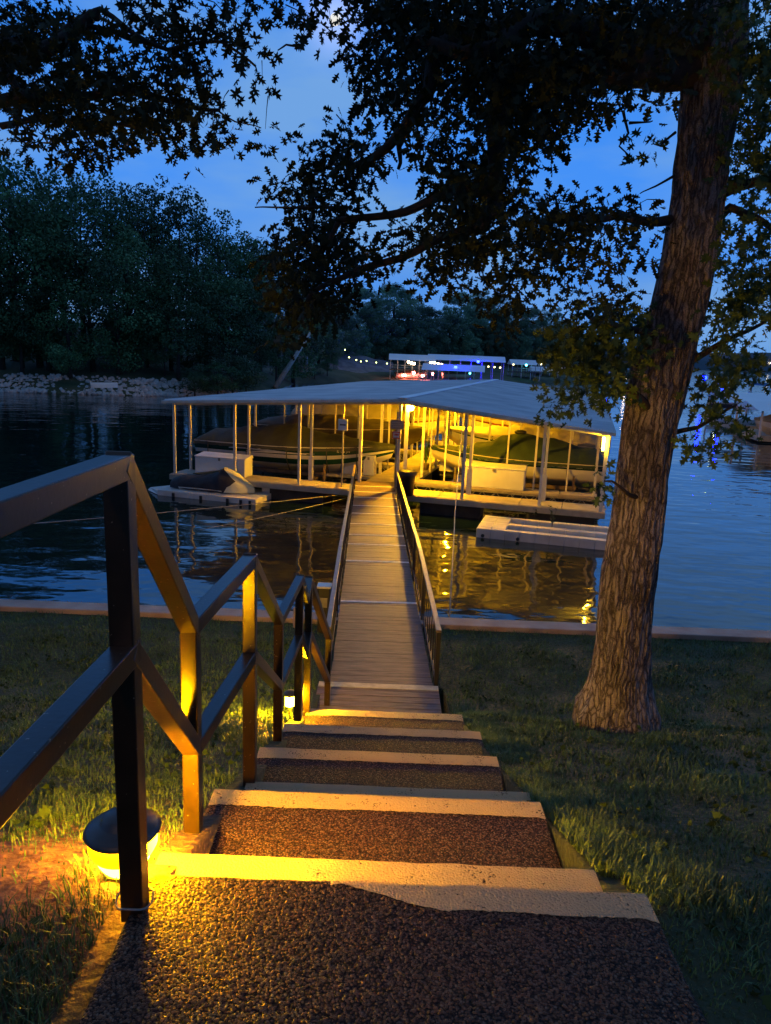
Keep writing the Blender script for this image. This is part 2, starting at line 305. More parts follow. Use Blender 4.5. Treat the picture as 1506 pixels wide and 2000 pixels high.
wa = MB().add([(-3000,7,0),(3000,7,0),(3000,4000,0),(-3000,4000,0)], [(0,1,2,3)]); tag(wa.build('lake_water', m_water), kind='structure')

# ------------------------------------------------------------------ stairs
st = thing('concrete_stairs', 'pebbled concrete steps with cream painted edges going down the lawn to the water', 'stairs', (0, 4, 1.5), world_parts=True)
STEPS = [(-3,1.93,1.55,-.67,.83,'r'),(1.93,2.22,1.70,-.73,.77,'s'),(2.22,3.0,1.96,-.73,.76,'s'),(3.0,3.40,2.17,-.66,.80,'s'),(3.40,4.18,2.43,-.73,.76,'s'),
         (4.18,4.46,2.60,-.72,.78,'s'),(4.46,5.13,2.78,-.71,.79,'s'),(5.13,5.42,2.98,-.70,.79,'s'),(5.42,6.2,3.2,-.65,.78,'s'),(6.2,6.5,3.38,-.66,.74,'s'),(6.5,6.8,3.56,-.66,.72,'s')]
def rounded_slab(x0, x1, y0, y1, z, th, seed, edge=.016):
    """slab whose rim is worn and rounded"""
    b = MB(); nx, nyy = 60, 2
    pts = []
    step = .03
    per = []
    n1 = max(2, int((x1-x0)/step)); n2 = max(2, int((y1-y0)/step))
    for i in range(n1): per.append((x0+(x1-x0)*i/n1, y0))
    for i in range(n2): per.append((x1, y0+(y1-y0)*i/n2))
    for i in range(n1): per.append((x1-(x1-x0)*i/n1, y1))
    for i in range(n2): per.append((x0, y1-(y1-y0)*i/n2))
    cx, cy = (x0+x1)/2, (y0+y1)/2; hx, hy = (x1-x0)/2, (y1-y0)/2; r = .035
    out = []
    for x, y in per:
        jx = .006*noise.noise(Vector((x*9, y*9, seed))); jy = .006*noise.noise(Vector((x*9+7, y*9, seed)))
        dx = max(0, abs(x-cx)-(hx-r)); dy = max(0, abs(y-cy)-(hy-r))
        if dx > 0 and dy > 0:
            l = math.hypot(dx, dy)
            if l > r: x = cx+math.copysign(hx-r+dx/l*r, x-cx); y = cy+math.copysign(hy-r+dy/l*r, y-cy)
        out.append((x+jx, y+jy))
    n = len(out)
    rings = []
    for ins, dz in ((0, -th), (0, -edge*1.1), (edge*.3, -edge*.35), (edge, 0)):
        ring = []
        for x, y in out:
            vx, vy = cx-x, cy-y; sx = x+math.copysign(min(ins, abs(vx)), vx) if abs(abs(x-cx)-hx) < .03 else x; sy = y+math.copysign(min(ins, abs(vy)), vy) if abs(abs(y-cy)-hy) < .03 else y
            ring.append((sx, sy, z+dz))
        rings.append(ring); b.v += ring
    for k in range(3):
        for i in range(n): a = k*n+i; c = k*n+(i+1) % n; b.f.append((a, c, c+n, a+n))
    b.f.append(tuple(3*n+i for i in range(n)))
    return b
for i, (y0, y1, zb, x0, x1, kind) in enumerate(STEPS):
    z = 4.6-zb
    s = rounded_slab(x0, x1, y0-.0 if i == 0 else y0-.02, y1, z, .5, i).build('step', m_pebble, st)
    # painted nosing with a ragged near edge
    e = MB(); n = 90; xa = x0+.008 if kind == 's' else -.12; xb = x1-.008
    wdt = .115 if i != 0 else .10; near = []
    prof = [(0, .003), (-.006, .0028), (-.02, .002)]
    for k in range(n+1):
        x = xa+(xb-xa)*k/n; ww = wdt+.005*noise.noise(Vector((x*4, i*3.1, 0)))+.007*noise.noise(Vector((x*60, i*3.1, 5)))
        if kind == 'r': ww *= min(1, max(.08, (x-xa)/.32+.12*noise.noise(Vector((x*14,1,1)))))
        ex = min(1, (x-xa)/.04, (xb-x)/.04); jy = .006*noise.noise(Vector((x*9+7, y1*9, i)))
        yy = y1+jy-.013-.012*(1-max(0, ex))
        e.v += [(x, yy-ww, z+.003), (x, yy, z+.003), (x, y1+jy-.0025, z-.004), (x, y1+jy+.0035, z-.018), (x, y1+jy+.0035, z-.10)]
    for k in range(n):
        for q in range(4): a = k*5+q; e.f.append((a, a+5, a+6, a+1))
    e.build('painted_edge', m_paint, s)
    s2 = s.children[0]; s2.location = (0,0,0); s2.parent = s
# loose stones set in the nearest treads (real pebbles standing out of the concrete)
ico_v = []; 
import bmesh
bm = bmesh.new(); bmesh.ops.create_icosphere(bm, subdivisions=1, radius=1); ico_v = np.array([v.co[:] for v in bm.verts]); ico_f = np.array([[v.index for v in f.verts] for f in bm.faces]); bm.free()
def pebbles(x0, x1, y0, y1, z, count, parent, rmin, rmax):
    c = np.stack([rng.uniform(x0, x1, count), rng.uniform(y0, y1, count), np.full(count, z)], 1)
    r = rng.uniform(rmin, rmax, (count, 1, 1))*np.array([1,1,.55])[None,None,:]*rng.uniform(.7, 1.2, (count,1,3))
    a = rng.uniform(0, 6.28, count); ca, sa = np.cos(a), np.sin(a)
    P = ico_v[None]*r; x = P[:,:,0]*ca[:,None]-P[:,:,1]*sa[:,None]; y = P[:,:,0]*sa[:,None]+P[:,:,1]*ca[:,None]
    V = np.stack([x, y, P[:,:,2]], 2)+c[:,None,:]
    V = V.reshape(-1,3); Fc = (ico_f[None]+(np.arange(count)*len(ico_v))[:,None,None]).reshape(-1)
    o = npmesh('exposed_pebbles', V, Fc, m_stone, parent, sizes=np.full(count*len(ico_f), 3)); o.data.polygons.foreach_set('use_smooth', [True]*len(o.data.polygons)); o['kind'] = 'stuff'
    return o
steps_objs = [c for c in st.children if c.name.startswith('step')]
o = pebbles(-.66, .82, .75, 1.90, 4.6-1.55-.0012, 30000, steps_objs[0], .003, .0058); o.location = (0,0,0)
o = pebbles(-.72, .75, 2.24, 2.87, 4.6-1.96-.0018, 17000, steps_objs[2], .003, .0055); o.location = (0,0,0)
# wooden bottom step
z = 4.6-3.75; s = MB()
for k in range(8):
    y = 6.86+k*.1365; s.box((0+.002*random.uniform(-1,1), y, z-.03+.002*random.random()), (1.38, .128, .06))
s.box((0, 7.35, z-.2), (1.3, 1.0, .28))
sb = s.build('wooden_step', m_board, st, bevel=.005)
e = MB().box((0, 7.85, z+.006), (1.375, .12, .008)); e2 = e.build('painted_edge', m_creampaint, sb, bevel=.003); e2.location = (0,0,0)

# ------------------------------------------------------------------ handrail beside the stairs
hr = thing('handrail', 'dark brown square tube handrail zigzagging down beside the steps', 'handrail', (-.66, 1.79, 3.05), world_parts=True)
v595 = at_y(597, 1163, 5.8); m595 = at_y(596, 1262, 5.8)
NODE = [(-.66,1.79,3.05,4.33),(-.70,2.55,2.64,3.62),(-.64,3.40,2.43,3.63),(-.71,4.84,1.82,2.78),(-.66,5.62,1.62,2.84),(-.64,6.13,1.40,2.67),(-.55,7.37,.85,1.65)]
for x, y, z0, z1 in NODE:
    MB().bar((x, y, z0-.03), (x, y, z1-.03), .062, .062, up=(0,1,0)).build('post', m_rail, hr, bevel=.004)
top = [(-.66,-1.0,4.36)]+[(n[0], n[1], n[3]) for n in NODE[:5]]+[tuple(v595)]+[(n[0], n[1], n[3]) for n in NODE[5:]]
def railpath(pts, off, name):
    for a, b in zip(pts[:-1], pts[1:]):
        a = Vector(a)-Vector((0,0,off)); b = Vector(b)-Vector((0,0,off)); d = (b-a).normalized()
        MB().bar(a-d*.026, b+d*.026, .0635, .0615).build(name, m_rail, hr, bevel=.004)
railpath([(x, y, z-.03) for x, y, z in top], 0, 'top_rail')
railpath([(x+.001, y, z-.03-.49) for x, y, z in top], 0, 'middle_rail')
# tie wire at the foot of the near post
MB().tube([(-.66+.05*math.cos(a), 1.79+.05*math.sin(a), 3.075+.006*math.sin(3*a)) for a in np.linspace(0, 6.6, 26)], .003, 5).build('tie_wire', m_steel, hr)

# ------------------------------------------------------------------ path lights
YEL = (1.0, .56, .012)
def globe_mat(name, c, weak, strong, r):
    m = emitm(name, c, strong); t = m.node_tree; N = t.nodes; L = t.links; b = N['Principled BSDF']; tc = N.new('ShaderNodeTexCoord'); sp = N.new('ShaderNodeVectorMath'); sp.operation = 'DOT_PRODUCT'; sp.inputs[1].default_value = (.62,.78,0); L.new(tc.outputs['Object'], sp.inputs[0])
    q = N.new('ShaderNodeMapRange'); q.interpolation_type = 'SMOOTHSTEP'; q.inputs[1].default_value = -r*.3; q.inputs[2].default_value = r; q.inputs[3].default_value = weak; q.inputs[4].default_value = strong
    L.new(sp.outputs['Value'], q.inputs[0]); L.new(q.outputs[0], b.inputs['Emission Strength']); return m
lp = on_z(243, 1702, 4.6-1.625); lp.z = 4.6-1.625
t = thing('path_light', 'round garden path light with wide dark hat glowing yellow behind the nearest post', 'garden light', lp)
MB().lathe((0,0,0), [(.02,-.05),(.05,-.02),(.062,.0),(.062,.02)], 24).build('base', m_black, t, smooth=True)
MB().lathe((0,0,0), [(.055,.018),(.066,.03),(.078,.05),(.080,.066),(.06,.07)], 32).build('lower_globe', globe_mat('lamp_hot', (1,.54,.012), 70, 420, .08), t, smooth=True)
MB().lathe((0,0,0), [(.075,.066),(.092,.078),(.103,.10),(.104,.12),(.095,.140),(.085,.147)], 32).build('upper_globe', globe_mat('lamp_warm', (1,.42,.0003), 9, 2800, .104), t, smooth=True)
m_hat = mat('dark_lamp_hat', (.03,.028,.03), (.045,.04,.042), scale=20, rough=.4)
MB().lathe((0,0,0), [(.09,.142),(.112,.146),(.115,.152),(.10,.165),(.068,.178),(.064,.182),(.060,.195),(.045,.206),(.02,.211),(.0005,.212)], 36).build('hat', m_hat, t, smooth=True)
lq = on_z(566, 1400, 4.6-3.2); lq.z = 4.6-3.25
t = thing('path_light', 'small cylinder path light on thin stake beside the lower steps', 'garden light', lq)
MB().tube([(0,0,-.05),(0,0,.16)], .014, 8).build('stake', m_hat, t)
MB().lathe((0,0,0), [(.03,.15),(.046,.155),(.046,.165)], 20).build('base', m_hat, t)
MB().lathe((0,0,0), [(.002,.166),(.042,.166),(.044,.20),(.044,.255),(.002,.258)], 20).build('glass', emitm('lantern_glow', (1,.48,.003), 2500), t, smooth=True)
for k in range(4):
    a = k*1.57+.6; MB().tube([(.048*math.cos(a), .048*math.sin(a), .16),(.048*math.cos(a), .048*math.sin(a), .262)], .003, 5).build('cage_bar', m_hat, t)
MB().lathe((0,0,0), [(.05,.258),(.058,.262),(.052,.285),(.03,.30),(.0005,.306)], 20).build('cap', m_hat, t, smooth=True)
# flood light on a pole behind the viewer (its soft warm light crosses the steps)
t = thing('flood_light', 'warm flood light on a tall pole behind the steps', 'flood light', (-2.3,-7,3))
MB().tube([(0,0,0),(0,0,5.6)], .06, 8).build('pole', m_rail, t)
MB().box((0,.0,5.7), (.36,.2,.2)).build('housing', m_black, t)
MB().box((0,.0,5.59), (.26,.12,.012)).build('lens', emitm('flood_glow', (1,.55,.27), 1900), t)
MB().box((0,.42,5.62), (.9,.02,.23)).box((-.45,.2,5.62), (.02,.46,.23)).box((.45,.2,5.62), (.02,.46,.23)).box((0,.2,5.735), (.92,.46,.02)).build('visor', m_black, t)

# ------------------------------------------------------------------ gangway
g0 = Vector((.035, 7.93, .80)); g1 = Vector((-.38, 22.95, .60)); gd = g1-g0; GL = gd.length; gu = gd.normalized(); gs = Vector((gu.y, -gu.x, 0)).normalized(); gn = gs.cross(gu)
gw = thing('gangway', 'long narrow wooden gangway with black steel railings leading to the boat dock', 'gangway', g0)
gw['base'] = list(g0)
s = MB(); k = 0; y = 0
while y < GL-.1:
    c = g0+gu*(y+.07)+gn*random.uniform(-.002,.002); s.box(c+gs*random.uniform(-.006,.006), (1.20, .1365, .035), X=gs, Y=gu, Z=gn); y += .14
s.build('deck_boards', m_board, gw, bevel=.003)
strips = [on_z(x, y, .8-.2*(0.5)) for x, y in ((740,1257),(733,1136),(732,1091),(731,1066),(730,1040))]
dists = [3.05,5.45,6.75,7.6,8.7,9.9,10.9,12.1,13.0,14.0]
for i, d in enumerate(dists):
    MB().box(g0+gu*d+gn*.022, (1.19, .065 if i != 1 else .07, .006), X=gs, Y=gu, Z=gn).build('grip_strip', m_stripboard, gw)
MB().bar(g0-gs*.56-gn*.11, g1-gs*.56-gn*.11, .06, .16).bar(g0+gs*.56-gn*.11, g1+gs*.56-gn*.11, .06, .16).build('side_beams', m_black, gw)
def rail_h(d): return float(np.interp(d, [0, 3.4, 15], [.70, .80, .52]))
for sd in (-1, 1):
    off = gs*(sd*.635)
    P = [g0+gu*d+off+gn*rail_h(d) for d in (.02, 3.4, GL-.1)]
    MB().bar(P[0], P[1], .062, .03).build('top_rail', m_railtop, gw, bevel=.004); MB().bar(P[1]+gn*.002, P[2]+gn*.002, .058, .03).build('top_rail', m_railtop, gw, bevel=.004)
    MB().bar(g0+gu*.02+off+gn*.09, g1+off+gn*.09, .03, .03).build('bottom_rail', m_black, gw)
    d = .04; k = 0
    while d < GL-.1:
        thick = .05 if k % 8 == 0 else .016
        h = rail_h(d)-.016
        MB().bar(g0+gu*d+off-gn*(.1), g0+gu*d+off+gn*h, thick, thick, up=(0,1,0)).build('post' if thick > .03 else 'baluster', m_black, gw)
        d += .29; k += 1
# dark meter box and pale pipe by the seawall
p = on_z(632, 1232, .7); t = thing('meter_pedestal', 'dark square pedestal box beside the top of the gangway', 'pedestal', p)
MB().box((0,0,.33), (.17,.17,.66)).build('housing', m_black, t, bevel=.01); MB().box((0,0,.672), (.2,.2,.03)).build('lid', m_white, t, bevel=.005); MB().box((.0,-.09,.45), (.1,.012,.14)).build('cover_plate', m_steel, t)
p = on_z(577, 1225, .7); o = MB().lathe((0,0,0), [(.0005,.3),(.03,.3),(.035,.29),(.035,-.05)], 12).build('pipe_stub', m_wall, smooth=True); o.location = p; tag(o, 'short pale capped pipe standing behind the handrail by the seawall', 'pipe')

# ------------------------------------------------------------------ covered boat dock
DO = Vector((-6.86, 23.31, 0)); DU = Vector((.9667,-.2566,0)); DV = Vector((.2566,.9667,0)); DROT = math.atan2(DU.y, DU.x)
def D(u, v, z): return DO+DU*u+DV*v+Vector((0,0,z))
dk = thing('boat_dock', 'covered boat dock with wide low metal roof on white posts lit yellow inside', 'boat dock', DO, DROT)
def L3(u, v, z): return Vector((u, v, z))
DW = 13.25; DL = 21.0; DZ = .54
def deck(u0, u1, v0, v1, nm='walkway', m=m_deck, z=DZ):
    s = MB(); n = max(1, int(round((u1-u0 if u1-u0 > v1-v0 else v1-v0)/1.2)))
    for i in range(n):
        if u1-u0 > v1-v0: a = u0+(u1-u0)*i/n; b = u0+(u1-u0)*(i+1)/n; s.box(((a+b)/2, (v0+v1)/2, z-.04), (b-a-.012, v1-v0, .08))
        else: a = v0+(v1-v0)*i/n; b = v0+(v1-v0)*(i+1)/n; s.box(((u0+u1)/2, (a+b)/2, z-.04), (u1-u0, b-a-.012, .08))
    return s.build(nm, m, dk, bevel=.008)
deck(-.1, 5.95, 0, 1.0); deck(7.45, 13.35, 0, 1.0); deck(5.95, 7.45, -.25, DL, 'centre_walkway')
LF = [5.4, 9.6, 13.8, 18.0, 20.6]; RF = [2.25, 6.4, 10.6, 14.8, 19.0, 20.6]
for v in LF: deck(.1, 5.94, v, v+.65, 'finger_dock')
for v in RF: deck(7.46, 13.15, v, v+.65, 'finger_dock')
# steel side frames, trusses and floats under the decks
def truss(a, b, nm='truss'):
    s = MB(); a = Vector(a); b = Vector(b); n = max(2, int((b-a).length/.42)); dz = Vector((0,0,-.26))
    s.bar(a, b, .05, .05); s.bar(a+dz, b+dz, .05, .05)
    for i in range(n):
        p = a.lerp(b, i/n); q = a.lerp(b, (i+1)/n); m = a.lerp(b, (i+.5)/n)+dz; s.bar(p, m, .025, .025); s.bar(m, q, .025, .025)
    s.build(nm, m_steel, dk)
for a, b in ((-.1,5.95),(7.45,13.35)): MB().box(((a+b)/2,-.03,.44), (b-a,.05,.17)).build('side_board', m_deck, dk, bevel=.006)
for v in LF[:3]: truss((.1, v-.02, .43), (5.94, v-.02, .43))
for v in RF[:4]: truss((7.46, v-.02, .43), (13.15, v-.02, .43))
for (u, v, su, sv) in [(1.2,.5,1.8,.8),(4.2,.5,1.8,.8),(9,.5,1.8,.8),(12.2,.5,1.8,.8)]+[(6.7,vv,1.2,1.6) for vv in (2,5,8,11,14,17,20)]+[(2.5,vv+.33,3,.5) for vv in LF]+[(10.5,vv+.33,3,.5) for vv in RF]:
    MB().box((u, v, .1), (su, sv, .5)).build('float', m_float, dk, bevel=.03)
# posts
def roofz(u, v=0):
    return float(np.interp(u, [-.05, 7.55, 13.4], [2.89, 3.34, 2.77]))
def post(u, v, w_=.075, sleeve=False):
    MB().box((u, v, (DZ+roofz(u)-.1)/2), (w_, w_, roofz(u)-.1-DZ)).build('post', m_white, dk)
    if sleeve: MB().box((u, v, DZ+.38), (w_*1.9, w_*1.9, .76)).build('post_sleeve', m_white, dk)
for u in (.05, 2.15, 4.3, 9.35, 11.55): post(u, .06)
post(13.22, .08, .1); post(7.4, .1); post(5.98, .9, .09); post(7.42, .9, .09)
for u in (.1, 2.2, 4.35, 9.4, 11.6): post(u, .95, .07, u in (4.35, 9.4, 11.6))
for v in (3.2, 5.6, 7.8, 10, 12.2, 14.4, 16.6, 18.8, 20.7): post(6.0, v, .085); post(7.42, v+.15, .085)
for v in LF: post(.2, v+.3); post(2.4, v+.3, .06); post(4.4, v+.3, .06)
for v in RF: post(13.05, v+.3); post(11.2, v+.3, .06); post(9.2, v+.3, .06)
for v in (4.3, 6.7, 8.9, 11.1, 13.3, 15.5): post(5.97, v, .05); post(7.46, v+.2, .05)
for v in LF[:3]: post(1.3, v+.55, .05); post(3.4, v+.55, .05)
for v in RF[:4]: post(12.2, v+.55, .05); post(10.3, v+.55, .05); post(8.3, v+.55, .05)
for u0, v0 in ((.9,1.5),(4.6,1.5),(.9,4.9),(4.6,4.9),(8.6,3.1),(12.4,3.1),(8.6,6.1),(12.4,6.1)):
    MB().bar((u0,v0,-.2), (u0,v0,1.0), .07, .07).bar((u0,v0,.15), (u0+.75,v0,.55), .05, .05).bar((u0-.8,v0,.32), (u0+.9,v0,.32), .06, .08).build('lift_frame', m_rust, dk)
for k in range(9):
    u0 = 7.9+k*.62; MB().bar((u0, 2.24, .10), (u0+.31, 2.24, .44), .03, .03).build('brace', m_steel, dk)
# roof: ribbed sheets, one per slope, with beams and rafters under them
def roof_sheet(u0, u1):
    s = MB(); v0, v1 = -.45, DL+.3; rib = .2; n = int((v1-v0)/rib); prof = []
    for i in range(n):
        b = v0+i*rib; prof += [(b, 0), (b+.13, 0), (b+.15, .032), (b+.185, .032), (b+.2-.001, 0)]
    us = [u0, (u0*2+u1)/3, (u0+u1*2)/3, u1]
    for u in us:
        for v, h in prof: s.v.append((u, v, roofz(u)+h-.004*math.sin(u*2)))
    m = len(prof)
    for i in range(len(us)-1):
        for k in range(m-1): a = i*m+k; s.f.append((a, a+m, a+m+1, a+1))
    o = s.build('roof_sheet', m_roof, dk); q = o.modifiers.new('thickness', 'SOLIDIFY'); q.thickness = .012
roof_sheet(-.05, 7.55); roof_sheet(7.55, 13.4)
MB().bar(L3(7.55,-.46,3.37), L3(7.55,DL+.31,3.37), .30, .02).build('ridge_cap', m_roof, dk)
for a, b in ((-.05,7.55),(7.55,13.4)):
    MB().bar((a,-.47,roofz(a)-.045), (b,-.47,roofz(b)-.045), .03, .085).build('fascia', m_white, dk)
for u in (-.03, 13.38): MB().bar((u,-.45,roofz(u)-.05), (u,DL+.3,roofz(u)-.05), .03, .1).build('eave_trim', m_white, dk)
for v in (.1,.95,3.2,5.7,7.9,10.1,12.3,14.5,16.7,18.9,20.7):
    for a, b in ((.05,7.55),(7.55,13.3)): MB().bar((a,v,roofz(a)-.13), (b,v,roofz(b)-.13), .07, .1).build('rafter', m_white, dk)
for u in (.2,2.2,4.35,6.0,7.4,9.4,11.6,13.05): MB().bar((u,-.3,roofz(u)-.045), (u,DL,roofz(u)-.045), .06, .06).build('purlin', m_white, dk)

# dock lights
m_bulb = emitm('dock_bulb_glow', (1,.46,.004), 8500); m_bulb2 = emitm('inner_bulb_glow', (1,.46,.004), 13000)
def dock_light(u, v, z, label, m, r=.075):
    t = thing('dock_light', label, 'dock light', D(u, v, z), group=None)
    MB().sphere((0,0,0), r, 14).build('bulb', m, t, smooth=True); MB().lathe((0,0,0), [(.05,.06),(.055,.10),(.0005,.14)], 12).build('socket', m_black, t)
bp_ = at_y(803, 797, 22.15); dl = bp_-DO; bu = dl.dot(DU); bv = dl.dot(DV)
dock_light(bu, bv, bp_.z, 'glowing yellow bulb hanging under the front edge of the dock roof', m_bulb, .075)
dock_light(7.5, 8.5, 3.05, 'second yellow bulb further in under the dock roof ridge', m_bulb2, .06)
dock_light(7.5, 15.5, 3.05, 'farthest yellow bulb under the dock roof ridge', m_bulb2, .06)
t = thing('strip_light', 'short yellow strip light fixed high on the right front corner post', 'strip light', D(13.12, .0, 2.42), DROT)
MB().box((0,-.03,0), (.05,.05,.34)).build('tube', emitm('strip_glow', (1,.55,.02), 450), t, bevel=.01); MB().box((0,.02,0), (.08,.03,.42)).build('bracket', m_white, t)

# signs
def sign_pole(u, v, h, label, plates, tilt=0):
    t = thing('sign_post', label, 'sign', D(u, v, DZ), DROT)
    MB().tube([(0,0,0),(.0,0,h)], .028, 8).build('pole', m_steel, t)
    for (z, w_, hh, face, border, lines) in plates:
        p = MB().box((0,-.045,z), (w_, .02, hh)).build('sign_plate', face, t, bevel=.004)
        if border:
            s = MB()
            for sx in (-1,1): s.box((sx*(w_/2-.02), -.059, z), (.03,.006,hh-.01))
            for sz in (-1,1): s.box((0,-.0595, z+sz*(hh/2-.02)), (w_-.075,.006,.03))
            s.build('sign_border', border, p)
        for (lz, lw, lh, lm) in lines:
            s = MB(); x = -lw/2
            while x < lw/2-.01:
                q = random.uniform(.018,.04); q = min(q, lw/2-x); s.box((x+q/2, -.058, z+lz), (q*.8, .005, lh*random.uniform(.8,1))); x += q
            s.build('lettering', lm, p)
m_ink = mat('sign_ink', (.02,.02,.03)); m_red = mat('sign_red', (.45,.04,.02)); m_signw = mat('sign_white', (.7,.7,.7), rough=.4); m_signg = mat('sign_grey', (.2,.17,.16), (.26,.22,.2), scale=9, rough=.5); m_signt = mat('sign_tan_ink', (.36,.31,.26))
sign_pole(5.62, .25, 2.5, 'small white sign with one dark line on a grey pole left of the gangway', [(1.90,.30,.34,m_signw,None,[(.0,.19,.05,m_ink)])])
MB_ = D(5.8,.3,DZ)
sign_pole(7.33, .06, 2.4, 'brown grey notice board above a small red bordered sign on a thin pole', [(2.03,.40,.26,m_signg,None,[(.06,.3,.035,m_signt),(.0,.32,.035,m_signt),(-.06,.24,.035,m_signt)]),(1.72,.25,.22,m_signw,m_red,[(.02,.13,.07,m_red),(-.055,.14,.02,m_ink)])])
# bin
t = thing('trash_bin', 'black plastic trash bin with bag rim beside the end of the gangway', 'bin', D(7.72,-.05,DZ-.0))
MB().lathe((0,0,0), [(.0005,0),(.20,0),(.25,.66),(.262,.70),(.24,.70),(.2,.2),(.0005,.2)], 20).build('bin_body', m_black, t, smooth=True)
MB().lathe((0,0,0), [(.27,.60),(.275,.68),(.262,.715),(.245,.69)], 26).build('bag_rim', mat('bin_bag', (.015,.015,.018), (.05,.05,.055), scale=30, rough=.3, bump=.8), t)

# dock boxes
def dock_box(u, v, w_, d, h, label, z=DZ):
    t = thing('dock_box', label, 'dock box', D(u, v, z), DROT)
    MB().box((0,0,h*.42), (w_, d, h*.84)).build('box_body', m_boxw, t, bevel=.02)
    MB().add([(-w_/2-.02,-d/2-.02,h*.845),(w_/2+.02,-d/2-.02,h*.845),(w_/2+.02,d/2+.02,h*.845),(-w_/2-.02,d/2+.02,h*.845),(-w_/2-.02,-d/2-.02,h*.90),(w_/2+.02,-d/2-.02,h*.90),(w_/2+.01,d/2+.02,h),(-w_/2-.01,d/2+.02,h)], [(3,2,1,0),(4,5,6,7),(0,1,5,4),(1,2,6,5),(2,3,7,6),(3,0,4,7)]).build('lid', m_boxw, t, bevel=.015)
    MB().box((0,-d/2-.028,h*.80), (.07,.02,.09)).build('latch', m_steel, t)
dock_box(1.48, .62, 1.75, .58, .66, 'long white dock box behind the covered jet ski')
dock_box(9.95, 2.55, 1.95, .55, .74, 'wide cream dock box in front of the green covered boat')
dock_box(5.05, 2.85, .42, .35, .72, 'narrow white dock locker at the bow of the green hulled boat, left of two')
dock_box(5.72, 2.9, .38, .35, .72, 'narrow white dock locker next to the centre walkway, right of two')
dock_box(7.95, 5.2, .5, .5, .75, 'cream locker beside the walkway with plant, far side')
deck(4.3, 5.95, 2.35, 3.2, 'locker_platform')

# ------------------------------------------------------------------ boats
def hull_fns(Lb, Wb):
    def half(s):  # s 0 stern .. 1 bow
        return Wb/2*(.90+.10*math.sin(min(1, s/.45)*math.pi/2))*(1-max(0, (s-.48)/.52)**2.3)
    def sheer(s, Hh): return Hh*(1+.14*max(0, (s-.4)/.6)**1.5)
    def keel(s, Hh): return Hh*(.0+.72*max(0, (s-.62)/.38)**2.2)
    return half, sheer, keel
def make_boat(name, label, u, v, z, Lb, Wb, Hh, heading, bands, cover_m, crown, extras=(), world=None, group=None):
    """bands: list of (part name, fraction0, fraction1, material) from chine to sheer; crown: list of (s, height)"""
    loc = D(u, v, z) if world is None else Vector(world[0]); rz = (DROT+heading) if world is None else world[1]
    t = thing(name, label, 'boat', loc, rz, group)
    half, sheer, keel = hull_fns(Lb, Wb); n = 36
    def section(s, fr):
        """fr 0 keel, .3 chine, 1 sheer -> (y, z)"""
        k = keel(s, Hh); sh = sheer(s, Hh); ch = k+(sh-k)*.34
        hw = max(half(s), .012)
        if fr < .3: q = fr/.3; return hw*.80*q**.9, k+(ch-k)*q
        q = (fr-.3)/.7; return hw*(.80+.20*q+.05*math.sin(q*math.pi)), ch+(sh-ch)*q
    def band(nm, f0, f1, m, off=0):
        b = MB(); k = 5
        for sd in (-1, 1):
            base = len(b.v)
            for i in range(n+1):
                s = i/n
                for j in range(k+1):
                    y, zz = section(s, f0+(f1-f0)*j/k); rake = .0 if s < .5 else ((s-.5)/.5)**3*.35*(zz/Hh-.5)
                    b.v.append(((s-.5)*Lb+rake, sd*(y+off), zz))
            for i in range(n):
                for j in range(k): a = base+i*(k+1)+j; b.f.append((a, a+k+1, a+k+2, a+1))
        b.build(nm, m, t, smooth=True)
    for nm, f0, f1, m, off in bands: band(nm, f0, f1, m, off)
    tr = MB(); ring = [section(0, f) for f in np.linspace(0, 1, 12)]
    tr.v = [(-Lb/2, -y, z_) for y, z_ in ring]+[(-Lb/2, y, z_) for y, z_ in reversed(ring)]; tr.f = [tuple(range(len(tr.v)))]; tr.build('transom', bands[-1][3], t)
    # cover: cloth from gunwale over the crown
    c = MB(); ns, ntt = 64, 22
    cs = [a for a, _ in crown]; ch_ = [b for _, b in crown]
    for i in range(ns+1):
        s = i/ns; hs = float(np.interp(s, cs, ch_)); hw = max(half(s), .012)*1.015+.012; sh = sheer(s, Hh)
        for j in range(ntt+1):
            q = -1+2*j/ntt; aq = abs(q)
            if aq > .86: yy = hw*(1+.0*(aq-.86)); zz = sh-(aq-.86)/.14*.13
            else: aa = aq/.86; yy = hw*aa; zz = sh+hs*(1-aa**2.1)*(1-.12*math.sin(aa*math.pi))
            wv = noise.noise(Vector((s*Lb*2.3, q*2.2, u)))*.075*(1-aq**4)*min(1, hs*3)+noise.noise(Vector((s*Lb*7, q*4, u+5)))*.032-.045*min(1,hs*2)*abs(math.sin(s*Lb*1.9+q*.6))*(1-aq**6)
            rake = .0 if s < .5 else ((s-.5)/.5)**3*.35*(zz/Hh-.5)
            c.v.append(((s-.5)*Lb*1.012+rake, yy*math.copysign(1, q)*(1+.35*abs(wv)), zz+wv))
    for i in range(ns):
        for j in range(ntt): a = i*(ntt+1)+j; c.f.append((a, a+ntt+1, a+ntt+2, a+1))
    e0 = [j for j in range(ntt+1)]; c.f.append(tuple(reversed(e0)))
    if cover_m: c.build('cover', cover_m, t, smooth=True)
    # straps, bunks of the lift
    for sx in extras:
        x = (sx-.5)*Lb; s_ = MB(); hw, zz = section(sx, 1)
        for sd in (-1,1): s_.tube([(x, sd*(hw+.03), sheer(sx,Hh)-.02), (x, sd*(hw+.01), sheer(sx,Hh)*.55), (x, sd*hw*.75, .15)], .016, 6)
        s_.build('strap', m_black, t)
    for sd in (-1,1): MB().box((-.05*Lb, sd*Wb*.24, .04), (Lb*.62,.12,.14)).build('bunk', m_rust, t)
    for x in (-.25*Lb, .15*Lb): MB().box((x, 0, -.08), (.12, Wb*.95, .12)).build('cross_beam', m_rust, t)
    return t
